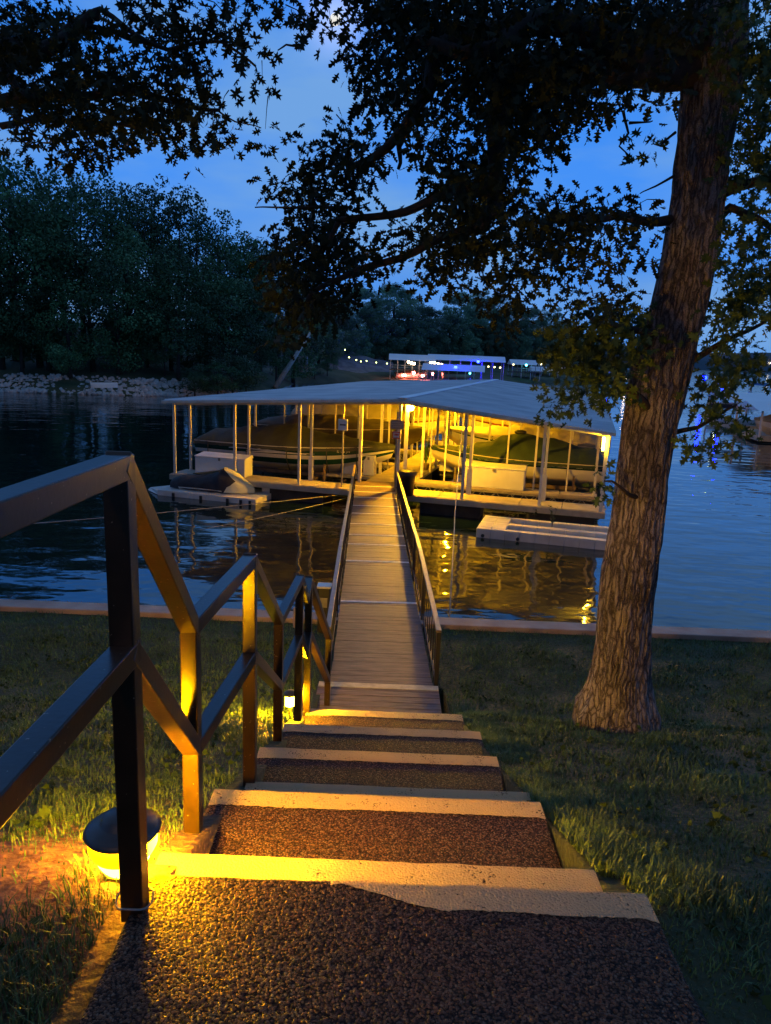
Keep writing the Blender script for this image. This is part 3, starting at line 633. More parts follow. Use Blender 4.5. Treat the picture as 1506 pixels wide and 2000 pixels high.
m_hgreen = mat('hull_green', (.006,.035,.022), (.01,.05,.03), scale=1, rough=.25); m_hwhite = mat('hull_white', (.62,.60,.55), (.55,.53,.48), scale=2, rough=.3)
m_covg = mat('cover_green_grey', (.026,.030,.024), (.045,.050,.038), scale=2, rough=.8, bump=.4, bscale=12); m_covdg = mat('cover_dark_green', (.012,.028,.018), (.022,.045,.028), scale=2, rough=.8, bump=.5, bscale=10)
m_covbr = mat('cover_brown', (.05,.038,.028), (.075,.06,.04), scale=2, rough=.8, bump=.4, bscale=10); m_covtan = mat('cover_tan', (.26,.23,.17), (.34,.30,.22), scale=2, rough=.8, bump=.5, bscale=8)
m_hcream = mat('hull_cream', (.55,.48,.36), (.5,.42,.3), scale=2, rough=.35); m_hred = mat('hull_maroon', (.10,.012,.01), (.15,.02,.015), scale=2, rough=.3); m_hbrown = mat('hull_dark', (.035,.025,.02), (.05,.035,.025), scale=2, rough=.35)
GB = [('hull_bottom',0,.36,m_hwhite,0),('lower_hull',.36,.56,m_hgreen,0),('hull_stripe',.56,.70,m_hwhite,.008),('upper_hull',.70,.97,m_hgreen,0),('rub_rail',.97,1.0,m_white,.02)]
b1 = make_boat('motorboat', 'green and white runabout under a dark grey green cover on the left of the dock', 2.95, 3.15, .42, 6.7, 2.35, .98, 0, GB, m_covg, [(0,.10),(.05,.34),(.3,.52),(.42,.66),(.5,.68),(.6,.48),(.8,.24),(1,.04)], (.08,.3,.52,.72,.86))
# white sweep graphic and registration on the near side
def side_graphic(t, Lb, Wb, Hh, pts, nm, m, off=.016):
    half, sheer, keel = hull_fns(Lb, Wb); s = MB()
    for (sa, f0, f1) in pts:
        k = keel(sa, Hh); sh = sheer(sa, Hh); ch = k+(sh-k)*.34; hw = half(sa)
        for f in (f0, f1): q = (f-.3)/.7; s.v.append(((sa-.5)*Lb, -(hw*(.80+.20*q+.05*math.sin(q*math.pi))+off), ch+(sh-ch)*q))
    for i in range(len(pts)-1): s.f.append((2*i, 2*i+2, 2*i+3, 2*i+1))
    s.build(nm, m, t)
side_graphic(b1, 6.7, 2.35, .98, [(.20,.80,.83),(.28,.82,.90),(.36,.80,.90),(.44,.76,.84),(.52,.74,.80),(.62,.73,.76)], 'sweep_graphic', m_hwhite)
side_graphic(b1, 6.7, 2.35, .98, [(.30,.72,.75),(.4,.73,.78),(.5,.74,.79),(.6,.75,.78),(.66,.76,.77)], 'sweep_graphic', m_hwhite, .018)
import itertools
def text(body, size, loc, rot, m, parent, name='lettering'):
    cu = bpy.data.curves.new(name, 'FONT'); cu.body = body; cu.size = size; cu.extrude = .003; cu.align_x = 'CENTER'; cu.align_y = 'CENTER'
    o = bpy.data.objects.new(name, cu); col.objects.link(o); cu.materials.append(m)
    dg = bpy.context.evaluated_depsgraph_get(); me = bpy.data.meshes.new_from_object(o.evaluated_get(dg)); bpy.data.objects.remove(o)
    o = bpy.data.objects.new(name, me); col.objects.link(o); o.location = loc; o.rotation_euler = rot; o.parent = parent; return o
s_ = .80; hh = hull_fns(6.7, 2.35)
text('IL 496 JW', .11, ((s_-.5)*6.7, -(hh[0](s_)*1.0+.035), .98*.93), (R_(90),0,R_(24)), m_hwhite, b1, 'registration')
# outboard gear seen above the stern of the first boat
WB = [('hull_bottom',0,.4,m_hcream,0),('hull_side',.4,.78,m_hwhite,0),('hull_stripe',.78,.84,m_hgreen,.006),('upper_hull',.84,.97,m_hwhite,0),('rub_rail',.97,1.0,m_hcream,.025)]
PI = math.pi
b4 = make_boat('motorboat', 'cream runabout under a dark green tarp in the right front slip', 10.45, 4.55, .42, 5.7, 2.2, .92, PI, WB, m_covdg, [(0,.10),(.05,.42),(.28,.62),(.42,.78),(.5,.84),(.62,.58),(.8,.16),(.92,.06),(1,.02)], (.2,.55,.8))
MB().sphere((-.05,-.05,1.72), .22, 12, .35).build('bundled_top', m_black, b4, smooth=True)
DBn = [('hull_bottom',0,.4,m_hbrown,0),('hull_side',.4,.95,m_hbrown,0),('rub_rail',.95,1.0,m_hcream,.02)]
make_boat('motorboat', 'dark hulled boat under a brown cover in the second left slip', 3.0, 7.6, .45, 6.6, 2.4, 1.15, 0, DBn, m_covbr, [(0,.1),(.1,.3),(.4,.5),(.6,.45),(.85,.2),(1,.03)], (.2,.6,.85))
RB = [('hull_bottom',0,.4,m_hcream,0),('hull_side',.4,.8,m_hwhite,0),('upper_hull',.8,.97,m_hred,0),('rub_rail',.97,1,m_hcream,.02)]
make_boat('cabin_cruiser', 'tall boat under a pale tan cover in the third left slip', 3.2, 11.7, .5, 7.0, 2.5, 1.25, 0, RB, m_covtan, [(0,.3),(.1,.9),(.4,1.0),(.6,.8),(.85,.35),(1,.05)], (.3,.7))
make_boat('motorboat', 'white boat with plain cover in the rearmost left slip', 3.1, 16, .5, 6.4, 2.4, 1.1, 0, WB, m_covbr, [(0,.1),(.2,.5),(.5,.6),(1,.04)], (.3,.7))
make_boat('motorboat', 'white hulled boat under tan cover in the second right slip', 10.4, 8.7, .5, 6.0, 2.3, 1.1, PI, WB, m_covtan, [(0,.1),(.15,.35),(.5,.55),(.75,.2),(1,.02)], (.3,.7))
make_boat('cabin_cruiser', 'maroon and white boat in the third right slip', 10.5, 12.8, .55, 6.4, 2.4, 1.25, PI, RB, m_covtan, [(0,.1),(.2,.4),(.5,.5),(1,.02)], (.3,.7))
make_boat('motorboat', 'white boat with brown cover in the rearmost right slip', 10.4, 17, .5, 6.0, 2.3, 1.1, PI, WB, m_covbr, [(0,.1),(.3,.5),(.6,.4),(1,.02)], (.3,.7))
# potted plant on walkway and a hanging fender
t = thing('potted_plant', 'tall leafy plant in a pot on the lit centre walkway', 'plant', D(7.2, 5.0, DZ))
MB().lathe((0,0,0), [(.0005,0),(.1,0),(.14,.22),(.12,.22),(.0005,.2)], 14).build('pot', m_rust, t)
s = MB()
for k in range(26):
    a = random.uniform(0, 6.28); r = random.uniform(.05,.30); h = random.uniform(.6,1.35); pp = [Vector((0,0,.2)), Vector((math.cos(a)*r*.4, math.sin(a)*r*.4, h*.6)), Vector((math.cos(a)*r, math.sin(a)*r, h))]
    w_ = Vector((-math.sin(a), math.cos(a), 0))*.03; s.add([pp[0]-w_*.3, pp[0]+w_*.3, pp[1]+w_, pp[1]-w_, pp[2]], [(0,1,2,3),(3,2,4)])
s.build('foliage', m_grass, t)
o = MB().tube([(0,0,0),(0,0,.05),(0,0,.5),(0,0,.56)], [.02,.09,.09,.02], 10).build('boat_fender', m_white, smooth=True); o.location = D(.55,1.05,.55); tag(o, 'white fender leaning on the rear left post of the dock', 'fender')

# ------------------------------------------------------------------ drive-on float with covered jet ski
fp = on_z(426, 962, .1)
t = thing('jet_ski_float', 'low pale plastic drive on float carrying the covered jet ski', 'float', (fp.x, fp.y, 0), DROT-.02)
def floatmesh(Lf, Wf, h, channels):
    s = MB(); n = int(Lf/.5)
    for i in range(n):
        for j in range(3):
            w_ = Wf/3; yy = -Wf/2+w_*(j+.5); hh_ = h if j in channels else h
            s.box((-Lf/2+(i+.5)*Lf/n, yy, h/2-.06), (Lf/n-.006, w_-.006, h+.12))
    return s
s = floatmesh(3.35, 1.55, .17, ()); s.build('float_blocks', m_plastic, t, bevel=.012)
MB().add([(-1.68,-.76,.0),(-1.68,.4,.0),(-1.68,.4,.15),(-1.68,-.76,.15),(-2.35,-.1,.02),(-2.35,-.3,.02),(-2.3,-.2,.10)], [(0,1,2,3),(3,2,6),(0,3,6,5),(1,4,6,2),(4,5,6),(0,5,4,1)]).build('float_ramp', m_plastic, t, bevel=.02)
for x in (-1.1,-.15,.75,1.2,1.5): MB().box((x,-.80,.02), (.07,.05,.2)).build('connector_pin', m_black, t)
MB().box((1.5,.55,.26), (.35,.4,.18)).build('end_block', m_plastic, t, bevel=.03)
js = thing('jet_ski', 'jet ski under a black cover with a pale yellow nose panel', 'jet ski', (fp.x-.1, fp.y+.05, .17), DROT-.04)
def ski(s): # s 0 stern..1 bow: half width, top height
    return .50*(1-max(0,(s-.55)/.45)**2.2)*(.8+.2*min(1,s/.2)), float(np.interp(s, [0,.1,.3,.42,.55,.63,.72,.85,.95,1], [.30,.40,.43,.48,.60,.74,.66,.46,.30,.18]))
def seam(q): return float(np.interp(abs(q), [0,.25,.62,.85,1], [.62,.66,.82,.77,.70]))
def ski_part(front, nm, m, lift=0):
    c = MB(); ns, na = 40, 26
    for i in range(ns+1):
        for j in range(na+1):
            q = -1+2*j/na; sb = seam(q); s = sb+(1-sb)*i/ns if front else sb*i/ns; hw, ht = ski(s); hw = max(hw, .02)+lift
            y = hw*math.sin(q*PI/2*.98); z_ = .04+(ht-.04)*max(0, math.cos(q*PI/2))**.62 if abs(q) < .97 else .03
            z_ += .02*noise.noise(Vector((s*14, q*4, 1))); y += .012*noise.noise(Vector((s*10, q*5, 4)))
            c.v.append(((s-.5)*2.75, y, z_+lift))
    for i in range(ns):
        for j in range(na): a = i*(na+1)+j; c.f.append((a, a+na+1, a+na+2, a+1))
    if not front: c.f.append(tuple(range(na+1)))
    c.build(nm, m, js, smooth=True)
m_covblk = mat('cover_black', (.012,.010,.014), (.025,.022,.028), scale=4, rough=.75, bump=.4, bscale=14); m_covyel = mat('cover_pale_yellow', (.58,.56,.34), (.68,.66,.45), scale=3, rough=.75, bump=.4, bscale=10)
ski_part(False, 'cover', m_covblk); ski_part(True, 'nose_panel', m_covyel, .003)
MB().add([(-1.0,-.52,.10),(-.3,-.54,.12),(.5,-.5,.1),(.5,-.42,.0),(-1.0,-.45,0)], [(0,1,2,3,4)]).build('hull', m_hwhite, js)
s = MB()
for k in range(2):
    pass
MB().add([(-.95,.30,.38),(.0,.34,.42),(.3,.30,.60),(.34,.15,.76),(.1,.1,.62),(-.9,.12,.44)], [(0,1,2,3,4,5)]).build('rear_panel', m_covyel, js)
# empty float on the right
ep = on_z(1062, 1040, .1)
t = thing('empty_float', 'empty pale plastic drive on float with two troughs moored right of the gangway', 'float', (ep.x, ep.y, 0), DROT-.0)
Lf, Wf = 3.35, 1.75
s = MB(); n = 9
for i in range(n):
    x = -Lf/2+(i+.5)*Lf/n
    for yy, ww, hh_ in ((-.76,.22,.24),(-.02,.24,.24),(.74,.22,.24),(-.39,.49,.13),(.36,.49,.13)):
        if i < 2: hh_ = .24
        s.box((x, yy, hh_/2-.06), (Lf/n-.005, ww-.004, hh_+.12))
s.build('float_blocks', m_plastic, t, bevel=.010)
for x in (-1.5,-.6): MB().sphere((x,-.88,.06), .05, 8).build('connector_pin', m_black, t)
def sprig(name, label, loc, h, n, spread, lw=.03, m=m_leaf):
    t = thing(name, label, 'plant', loc); s = MB(); l = MB()
    for k in range(n):
        a = random.uniform(0, 6.28); r = random.uniform(.1, 1)*spread; hh_ = h*random.uniform(.5, 1)
        p0 = Vector((0,0,0)); p1 = Vector((math.cos(a)*r*.3, math.sin(a)*r*.3, hh_*.55)); p2 = Vector((math.cos(a)*r, math.sin(a)*r, hh_))
        s.tube([p0, p1, p2], [.006,.005,.003], 4)
        for q in range(9):
            f = random.uniform(.3, 1); c = p0.lerp(p1, f*2) if f < .5 else p1.lerp(p2, f*2-1); d = Vector((random.uniform(-1,1), random.uniform(-1,1), random.uniform(-.2,.8))).normalized(); sd = d.cross(Vector((.3,.2,1))).normalized()*lw
            l.add([c, c+d*lw*1.4+sd, c+d*lw*3, c+d*lw*1.4-sd], [(0,1,2,3)])
    s.build('stems', m_fbark, t); l.build('leaves', m, t); return t
for i, (px, py, h, lab) in enumerate([(1045,1012,.42,'weed sprouting from the left trough of the empty float'),(1078,1030,.62,'tallest weed sprouting in the middle of the empty float')]):
    p = on_z(px, py, .2); sprig('weed', lab, p, h, 7, .22)
# mooring cables and stays
def cable(label, pts, r=.012, name='mooring_cable', m=m_steel):
    o = MB().tube(pts, r, 6).build(name, m, smooth=True); tag(o, label, 'cable')
def sag(a, b, s, n=14): a = Vector(a); b = Vector(b); return [a.lerp(b, i/n)-Vector((0,0,s*4*(i/n)*(1-i/n))) for i in range(n+1)]
cable('upper mooring cable stretched over the water from the seawall to the dock left of gangway', sag(at_y(-200,1043,13.5), D(5.6,-.1,.35), .05), .011)
cable('lower mooring cable crossing the dark water below the jet ski float', sag(at_y(390,1035,17.0), D(5.9,-.2,.30), .03), .010)
cable('long taut cable running from the right bank out over the water behind the tree', sag(at_y(1700,1218,12.5), at_y(1180,1090,19.5), .1), .011, m=m_black)
q0 = on_z(878, 1203, .75); cable('thin upright steel stay rising from the seawall to the dock roof edge', [q0, at_y(884,1100,13.6), at_y(889,1000,16.2), D(9.3,-.3,2.9)], .013, 'steel_stay')

# ------------------------------------------------------------------ far shores
SH = [(-260,40),(-60,60),(-35,63.5),(-22,65.5),(-16,70),(-12.8,84),(-13,104),(-4,116),(12,134),(36,152),(62,190),(80,300),(130,620)]
def sdist(x, y):
    best = 1e9; sg = 1
    for (x0,y0),(x1,y1) in zip(SH[:-1], SH[1:]):
        dx, dy = x1-x0, y1-y0; t = max(0, min(1, ((x-x0)*dx+(y-y0)*dy)/(dx*dx+dy*dy))); px, py = x0+dx*t, y0+dy*t; d = math.hypot(x-px, y-py)
        if d < best: best = d; sg = 1 if dx*(y-y0)-dy*(x-x0) > 0 else -1
    return best*sg
def land_z(x, y):
    d = sdist(x, y)
    if d < 0: return max(-1.5, d*.5)
    z = float(np.interp(d, [0,1,4,10,30,70,150,300], [0,.7,1.6,2.6,7,12,18,24]))
    k = min(1, max(0, (y-95)/40)); z *= 1-.45*k
    return z+min(d,6)*.06*noise.noise(Vector((x*.12, y*.12, 0)))
gx = list(np.arange(-260,-90,12))+list(np.arange(-90,70,1.6))+list(np.arange(70,200,10)); gy = list(np.arange(40,56,8))+list(np.arange(56,175,1.6))+list(np.arange(175,640,15))
s = MB()
for x in gx:
    for y in gy: s.v.append((x, y, land_z(x, y)))
m_ = len(gy)
for i in range(len(gx)-1):
    for j in range(m_-1):
        a = i*m_+j
        if max(s.v[q][2] for q in (a, a+1, a+m_, a+m_+1)) > -1.2: s.f.append((a, a+m_, a+m_+1, a+1))
m_bank = mat('wooded_bank', (.03,.055,.02), (.09,.10,.05), scale=.35, rough=.95, bump=.5, bscale=3)
tag(s.build('far_bank_ground', m_bank, smooth=True), kind='structure')
# distant hills
s = MB(); n = 220
for i in range(n+1):
    x = -900+i*14; h = 24+9*noise.noise(Vector((x*.004, 0, 0)))+3*noise.noise(Vector((x*.03, 2, 0)))+1.4*noise.noise(Vector((x*.15, 5, 0)))
    s.v += [(x, 900, -1), (x, 930, h*.55), (x, 990, h), (x, 1200, h*.9)]
for i in range(n):
    for k in range(3): a = i*4+k; s.f.append((a, a+4, a+5, a+1))
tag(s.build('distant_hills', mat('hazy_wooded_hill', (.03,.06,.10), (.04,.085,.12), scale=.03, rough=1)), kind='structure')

# ---- riprap: each boulder its own object
rocks = []
for k in range(6):
    bm = bmesh.new(); bmesh.ops.create_icosphere(bm, subdivisions=2, radius=1)
    for v in bm.verts:
        n_ = noise.noise(v.co*1.3+Vector((k*9,0,0))); v.co *= 1+.45*n_; v.co.z *= .7
    me = bpy.data.meshes.new('boulder'); bm.to_mesh(me); bm.free(); me.materials.append(m_rock); rocks.append(me)
cnt = 0
for i in range(900):
    if cnt >= 285: break
    x = random.uniform(-45,-15.5); y0 = float(np.interp(x, [p[0] for p in SH[:6]], [p[1] for p in SH[:6]])); dd = random.uniform(-.2, 3.0)
    prof = (.45 if x < -34 else 1) if not (-29.5 < x < -27.5) else .3
    if x < -41: prof = .2
    if random.random() > prof: continue
    y = y0+dd; sc = random.uniform(.17,.33)
    o = bpy.data.objects.new('boulder', random.choice(rocks)); col.objects.link(o); o.location = (x, y, max(.05, dd*.42)+random.uniform(-.05,.1)); o.scale = (sc*random.uniform(.8,1.4), sc, sc*random.uniform(.8,1.2)); o.rotation_euler = (random.random(), random.random(), random.uniform(0,6.28))
    tag(o, 'pale riprap boulder heaped along the far left waterline', 'boulder', 'riprap boulders along the far left shore'); cnt += 1
RV = []; RF = []; RN = 0
for i in range(1500):
    x = random.uniform(-47,-15.2); y0 = float(np.interp(x, [p[0] for p in SH[:6]], [p[1] for p in SH[:6]])); dd = random.uniform(-.2, 3.4)*(.55 if x < -34 else 1); sc = random.uniform(.10,.22)
    if -29.6 < x < -27.2 and random.random() < .7: continue
    q = Matrix.Rotation(random.uniform(0,6.28), 3, Vector((random.random(), random.random(), .5)).normalized()); k = np.array(q)@np.diag([sc*random.uniform(.8,1.5), sc, sc*random.uniform(.6,1)])
    RV.append(ico_v@k.T+np.array([x, y0+dd, max(.02, dd*.40)+random.uniform(-.05,.08)])); RF.append(ico_f+RN); RN += len(ico_v)
o = npmesh('riprap_rubble', np.concatenate(RV), np.concatenate(RF).reshape(-1), m_rock, None, np.full(len(RV)*len(ico_f), 3)); tag(o, 'small pale rubble filling the gaps between the boulders of the far bank', 'rubble', kind='stuff')
# upturned rowing boat among the boulders
p = on_z(203, 757, .9); rb = thing('rowing_boat', 'small pale upturned rowing boat lying on the boulders of the far bank', 'boat', p, .75)
s = MB()
for i in range(13):
    a = i/12; hw = .55*math.sin(math.pi*(.12+.86*a))**.6
    for j in range(9): q = -1+j/4; s.v.append(((a-.5)*2.3, hw*q*.8, .42*(1-abs(q)**2.4)))
for i in range(12):
    for j in range(8): a = i*9+j; s.f.append((a, a+9, a+10, a+1))
s.build('hull', m_hwhite, rb, smooth=True); MB().bar((-1.0,0,.42), (1.0,0,.42), .05, .05).build('keel', m_rust, rb)

# ---- trees of the far shores
def leafcloud(blobs, per, size, seed):
    """blobs: (x,y,z,r); returns V,F,sizes of leaf-clump quads in lumpy shells"""
    g = np.random.default_rng(seed); Vs = []
    for (x, y, z, r) in blobs:
        n = int(per*r*r); d = g.normal(size=(n,3)); d /= np.linalg.norm(d, axis=1)[:,None]; rad = r*g.uniform(.55,1.06,(n,1))**.6
        c = np.array([x,y,z])+d*rad*np.array([1,1,.8]); nrm = d+g.normal(scale=.6, size=(n,3)); nrm /= np.linalg.norm(nrm,axis=1)[:,None]
        a = np.cross(nrm, g.normal(size=(n,3))); a /= np.linalg.norm(a,axis=1)[:,None]; b = np.cross(nrm, a); s_ = size*g.uniform(.5,1.2,(n,1))
        Vs.append(np.stack([c-a*s_*.5, c+b*s_*.32+a*s_*.05, c+a*s_*.55, c-b*s_*.34], 1))
    V = np.concatenate(Vs).reshape(-1,3); nq = len(V)//4
    return V, np.arange(nq*4), np.full(nq, 4)
def tree_tint(m):
    t = m.node_tree; N = t.nodes; L = t.links; b = N['Principled BSDF']; src = b.inputs['Base Color'].links[0].from_socket; oi = N.new('ShaderNodeObjectInfo')
    q = N.new('ShaderNodeMapRange'); q.inputs[3].default_value = .5; q.inputs[4].default_value = 1.5; L.new(oi.outputs['Random'], q.inputs[0]); mx = N.new('ShaderNodeMix'); mx.data_type = 'RGBA'; mx.blend_type = 'MULTIPLY'; mx.inputs[0].default_value = 1
    L.new(src, mx.inputs[6]); L.new(q.outputs[0], mx.inputs[7]); L.new(mx.outputs[2], b.inputs['Base Color'])
for m in m_shade: tree_tint(m)
variants = []
for k in range(6):
    g = random.Random(k+20); Ht = 1.0; blobs = []
    tall = k % 3
    for i in range(27 if tall else 24):
        h = g.uniform(.13 if tall != 1 else .26, .97); wmax = .30*math.sin(math.pi*min(1, (h-.1)/.95)**.85)+.05
        a = g.uniform(0, 6.28); r = wmax*math.sqrt(g.random())*1.05; blobs.append((r*math.cos(a), r*math.sin(a), h, g.uniform(.085,.15)*(1.1-.35*h)))
    for i in range(12):
        a = g.uniform(0, 6.28); rr_ = g.uniform(0,.2); blobs.append((rr_*math.cos(a), rr_*math.sin(a), g.uniform(.86,1.03)-rr_*.8, g.uniform(.03,.055)))
    V, F_, S_ = leafcloud(blobs, 21000 if k % 3 != 2 else 42000, .022, k)
    t = thing('broadleaf_tree', 'x', 'tree', (0,0,0)); c = npmesh('crown', V, F_, m_shade[k % 3], t, S_)
    s = MB(); s.tube([(0,0,-.06),(0.005,0,.25),(.015,.01,.55),(.0,.02,.85)], [.022,.016,.010,.003], 7)
    for q in range(7):
        a = g.uniform(0, 6.28); z0 = g.uniform(.25,.6); s.tube([(.008,0,z0),(math.cos(a)*.1, math.sin(a)*.1, z0+.12),(math.cos(a)*.2, math.sin(a)*.2, z0+.2)], [.008,.005,.002], 5)
    s.build('trunk', m_fbark, t, smooth=True); variants.append(t)
used = set()
def place_tree(px, ytop, Y, k, label, group, wide=1.0, zg=None):
    top_ = at_y(px, ytop, Y); z0 = land_z(top_.x, Y) if zg is None else zg; h = top_.z-z0
    t = variants[k] if k not in used else copy_tree(variants[k]); used.add(k)
    t.location = (top_.x, Y, z0); t.scale = (h*wide, h*wide, h); t.rotation_euler[2] = random.uniform(0, 6.28); tag(t, label, 'tree', group); return t
GLF = 'tall broadleaf trees on the left hillside'; GMF = 'broadleaf trees on the far shore'
LBL = 'dark teal broadleaf tree in the dense left hillside woods'
sil = [(-60,270,80),(5,285,72),(55,330,70),(110,318,84),(150,350,76),(205,338,90),(262,362,82),(305,348,94),(345,385,84),(385,412,92),(430,412,98),(470,452,92),(510,470,96),(548,480,104),(-20,380,68),(80,430,69),(170,450,70),(250,455,72),(330,480,74),(400,500,76),(455,520,80),(500,540,84),(590,520,112),(30,520,67.5),(130,560,67.5),(225,545,69.5),(345,560,70.5),(428,570,74),(-90,430,70),(575,560,100),(40,620,69),(105,640,70),(160,610,73),(230,625,72),(285,610,74),(320,640,71),(365,620,73),(410,640,73),(460,610,77),(500,630,82),(540,640,88),(-20,600,66)]
for i, (px, yt, Y) in enumerate(sil):
    place_tree(px, yt, Y, random.choice((0,1,3,4)), LBL, GLF, wide=random.uniform(.75,1.0) if i < 14 else random.uniform(.9,1.2))
for i, (px, yt, Y) in enumerate([(625,575,128),(660,585,133),(700,560,150),(735,572,158),(770,556,160),(800,566,166),(838,600,160),(870,596,172),(905,572,176),(940,566,180),(975,578,184),(1010,590,188),(1045,602,190),(1085,600,196),(1120,640,205),(1150,652,230),(650,640,126),(690,640,136),(735,640,148),(790,628,155),(850,640,162),(905,635,168),(960,640,172),(1020,650,178),(1065,655,186),(600,630,122),(640,610,134),(680,600,142),(715,605,148),(755,610,150),(800,605,156),(835,615,160),(880,615,168),(925,605,174),(955,610,178),(990,618,180),(1030,625,184),(1070,632,190),(1110,650,196),(1000,660,172),(930,660,164),(820,655,152),(770,660,148),(710,655,140),(1090,665,180)]):
    place_tree(px, yt, Y, (2,5)[i % 2], 'hazy green broadleaf tree in the row behind the distant docks', GMF, wide=random.uniform(.95,1.3))
# low bushes at the left waterline
for i, (px, yt, Y) in enumerate([(455,690,70),(480,700,73),(425,705,69),(640,700,112),(615,710,108),(380,715,67.6)]):
    t = place_tree(px, yt, Y, (1,4)[i % 2], 'low dark bush overhanging the bank left of the dock roof', 'bushes on the bank', wide=1.6)
    t.name = 'waterside_bush'; t['category'] = 'bush'
# leaning dead trunk
a = at_y(537, 757, 84); b = at_y(606, 650, 88); t = thing('leaning_tree', 'bare pale trunk leaning out to the right from the bank behind the roof', 'tree', a); t['base'] = list(a)
MB().tube([a, a.lerp(b,.5)+Vector((.1,0,.1)), b], [.32,.24,.13], 8).build('trunk', m_palebark, t, smooth=True)
MB().tube([a.lerp(b,.6), a.lerp(b,.8)+Vector((-.5,0,1.0))], [.1,.03], 6).build('limb', m_palebark, t)

# ---- small buildings and far docks
m_pale = mat('pale_siding', (.50,.52,.54), (.42,.44,.46), scale=1.5, rough=.7); m_darkw = mat('dark_window', (.01,.012,.015), rough=.2); m_roofd = mat('dark_shingle', (.05,.05,.06), (.08,.08,.09), scale=3, rough=.9); m_teal = mat('teal_roof', (.02,.16,.22), (.03,.2,.27), scale=1, rough=.6)
def lamp(label, p, c, strength, r=.14, name='lantern', group=None, cat='light', pole=0):
    t = thing(name, label, cat, p, group=group)
    key = 'glow_%d_%d_%d_%d' % (c[0]*9999, c[1]*9999, c[2]*99, strength)
    m = bpy.data.materials.get(key) or emitm(key, c, strength)
    MB().sphere((0,0,0), r, 10).build('bulb', m, t, smooth=True); MB().lathe((0,0,0), [(r*.7,r*.8),(r*.8,r*1.2),(.001,r*1.5)], 8).build('fitting', m_black, t)
    if pole: MB().tube([(0,0,-pole),(0,0,-r*.6)], .05, 6).build('pole', m_steel, t)
    return t
def hut(label, px, py, Y, w_, d, h, wall, roofm, name='cottage'):
    p = at_y(px, py, Y); t = thing(name, label, 'building', p)
    MB().box((0,0,h/2), (w_,d,h)).build('wall', wall, t)
    MB().add([(-w_/2-.3,-d/2-.3,h),(w_/2+.3,-d/2-.3,h),(w_/2+.3,d/2+.3,h),(-w_/2-.3,d/2+.3,h),(-w_/2-.3,0,h+w_*.25),(w_/2+.3,0,h+w_*.25)], [(0,1,5,4),(2,3,4,5),(1,2,5),(3,0,4),(3,2,1,0)]).build('roof', roofm, t)
    for q in (-.28,.1,.32):
        f = MB().box((w_*q,-d/2-.03,h*.55), (w_*.14,.06,h*.36)).build('window', m_white, t); MB().box((w_*q,-d/2-.07,h*.55), (w_*.11,.04,h*.3)).build('pane', m_darkw, f)
    return t
# boathouse porch seen through the trees
p = at_y(527, 716, 98); t = thing('porch_pavilion', 'white posted porch pavilion half hidden by trees above the dock roof', 'pavilion', p)
MB().box((0,0,0), (3.6,2.6,.2)).build('floor', m_pale, t); MB().add([(-2.1,-1.6,2.0),(2.1,-1.6,2.0),(2.1,1.6,2.0),(-2.1,1.6,2.0),(0,0,2.9)], [(0,1,4),(1,2,4),(2,3,4),(3,0,4),(3,2,1,0)]).build('roof', m_roofd, t)
for x in (-1.7,0,1.7): MB().box((x,-1.2,1.05), (.16,.16,1.9)).build('post', m_white, t)
MB().box((0,-1.2,.75), (3.4,.06,.08)).box((0,-1.2,.4), (3.4,.05,.06)).build('railing', m_white, t); MB().box((0,1.25,1.0), (3.4,.1,1.9)).build('back_wall', m_darkw, t)
for px in (584, 590, 598):
    p = at_y(px, 724, 100); o = MB().box((0,0,.9), (.3,.3,2.1)).build('white_pillar', m_white, bevel=.03); o.location = p; tag(o, 'white pillar standing among bushes beside the leaning trunk', 'pillar', 'white pillars beside the leaning trunk')
hut('grey gabled cottage with plain walls among the far trees', 993, 712, 190, 6, 5, 4.2, mat('grey_siding', (.18,.2,.24), (.22,.24,.28), scale=2), m_roofd)
hut('pale cottage behind bushes on the left hillside', 285, 685, 98, 8, 5, 2.6, mat('blue_grey_siding', (.22,.26,.30), (.27,.31,.35), scale=2), m_roofd)
lamp('orange porch lamp on the far shore cottage beneath the trees', at_y(960,698,184), (1,.4,.08), 9, .28, 'porch_lamp')
lamp('dim orange window lamp above the far shore docks', at_y(962,689,184), (1,.35,.1), 4, .22, 'porch_lamp')
for (px, py) in ((658,676),(674,683),(682,698),(696,703),(705,706),(716,705),(735,708),(756,710)):
    Y = 118+ (px-655)*.12; lamp('small yellow green path light on the stony slope left of the far docks', at_y(px, py, Y), (.9,1,.3), 10, .10, 'slope_light', 'path lights on the far slope', pole=.5)
# stony slope between the woods and far docks
m_slope = mat('pale_stony_slope', (.13,.12,.13), (.24,.22,.24), scale=.8, rough=.9, bump=.6, bscale=4)
s = MB(); q = [at_y(x, y, Y) for x, y, Y in ((640,745,114),(765,745,126),(768,712,134),(700,708,132),(648,672,138),(636,700,120))]
nrow = 14
def lerp3(a, b, t): return a.lerp(b, t)
for i in range(nrow+1):
    for j in range(nrow+1):
        u_, v_ = i/nrow, j/nrow; lo_ = q[0].lerp(q[1], u_); hi_ = q[4].lerp(q[2], u_); p = lo_.lerp(hi_, v_); s.v.append((p.x, p.y, p.z+.5*noise.noise(p*.4)))
for i in range(nrow):
    for j in range(nrow): a = i*(nrow+1)+j; s.f.append((a, a+nrow+1, a+nrow+2, a+1))
tag(s.build('stony_slope', m_slope, smooth=True), kind='structure')

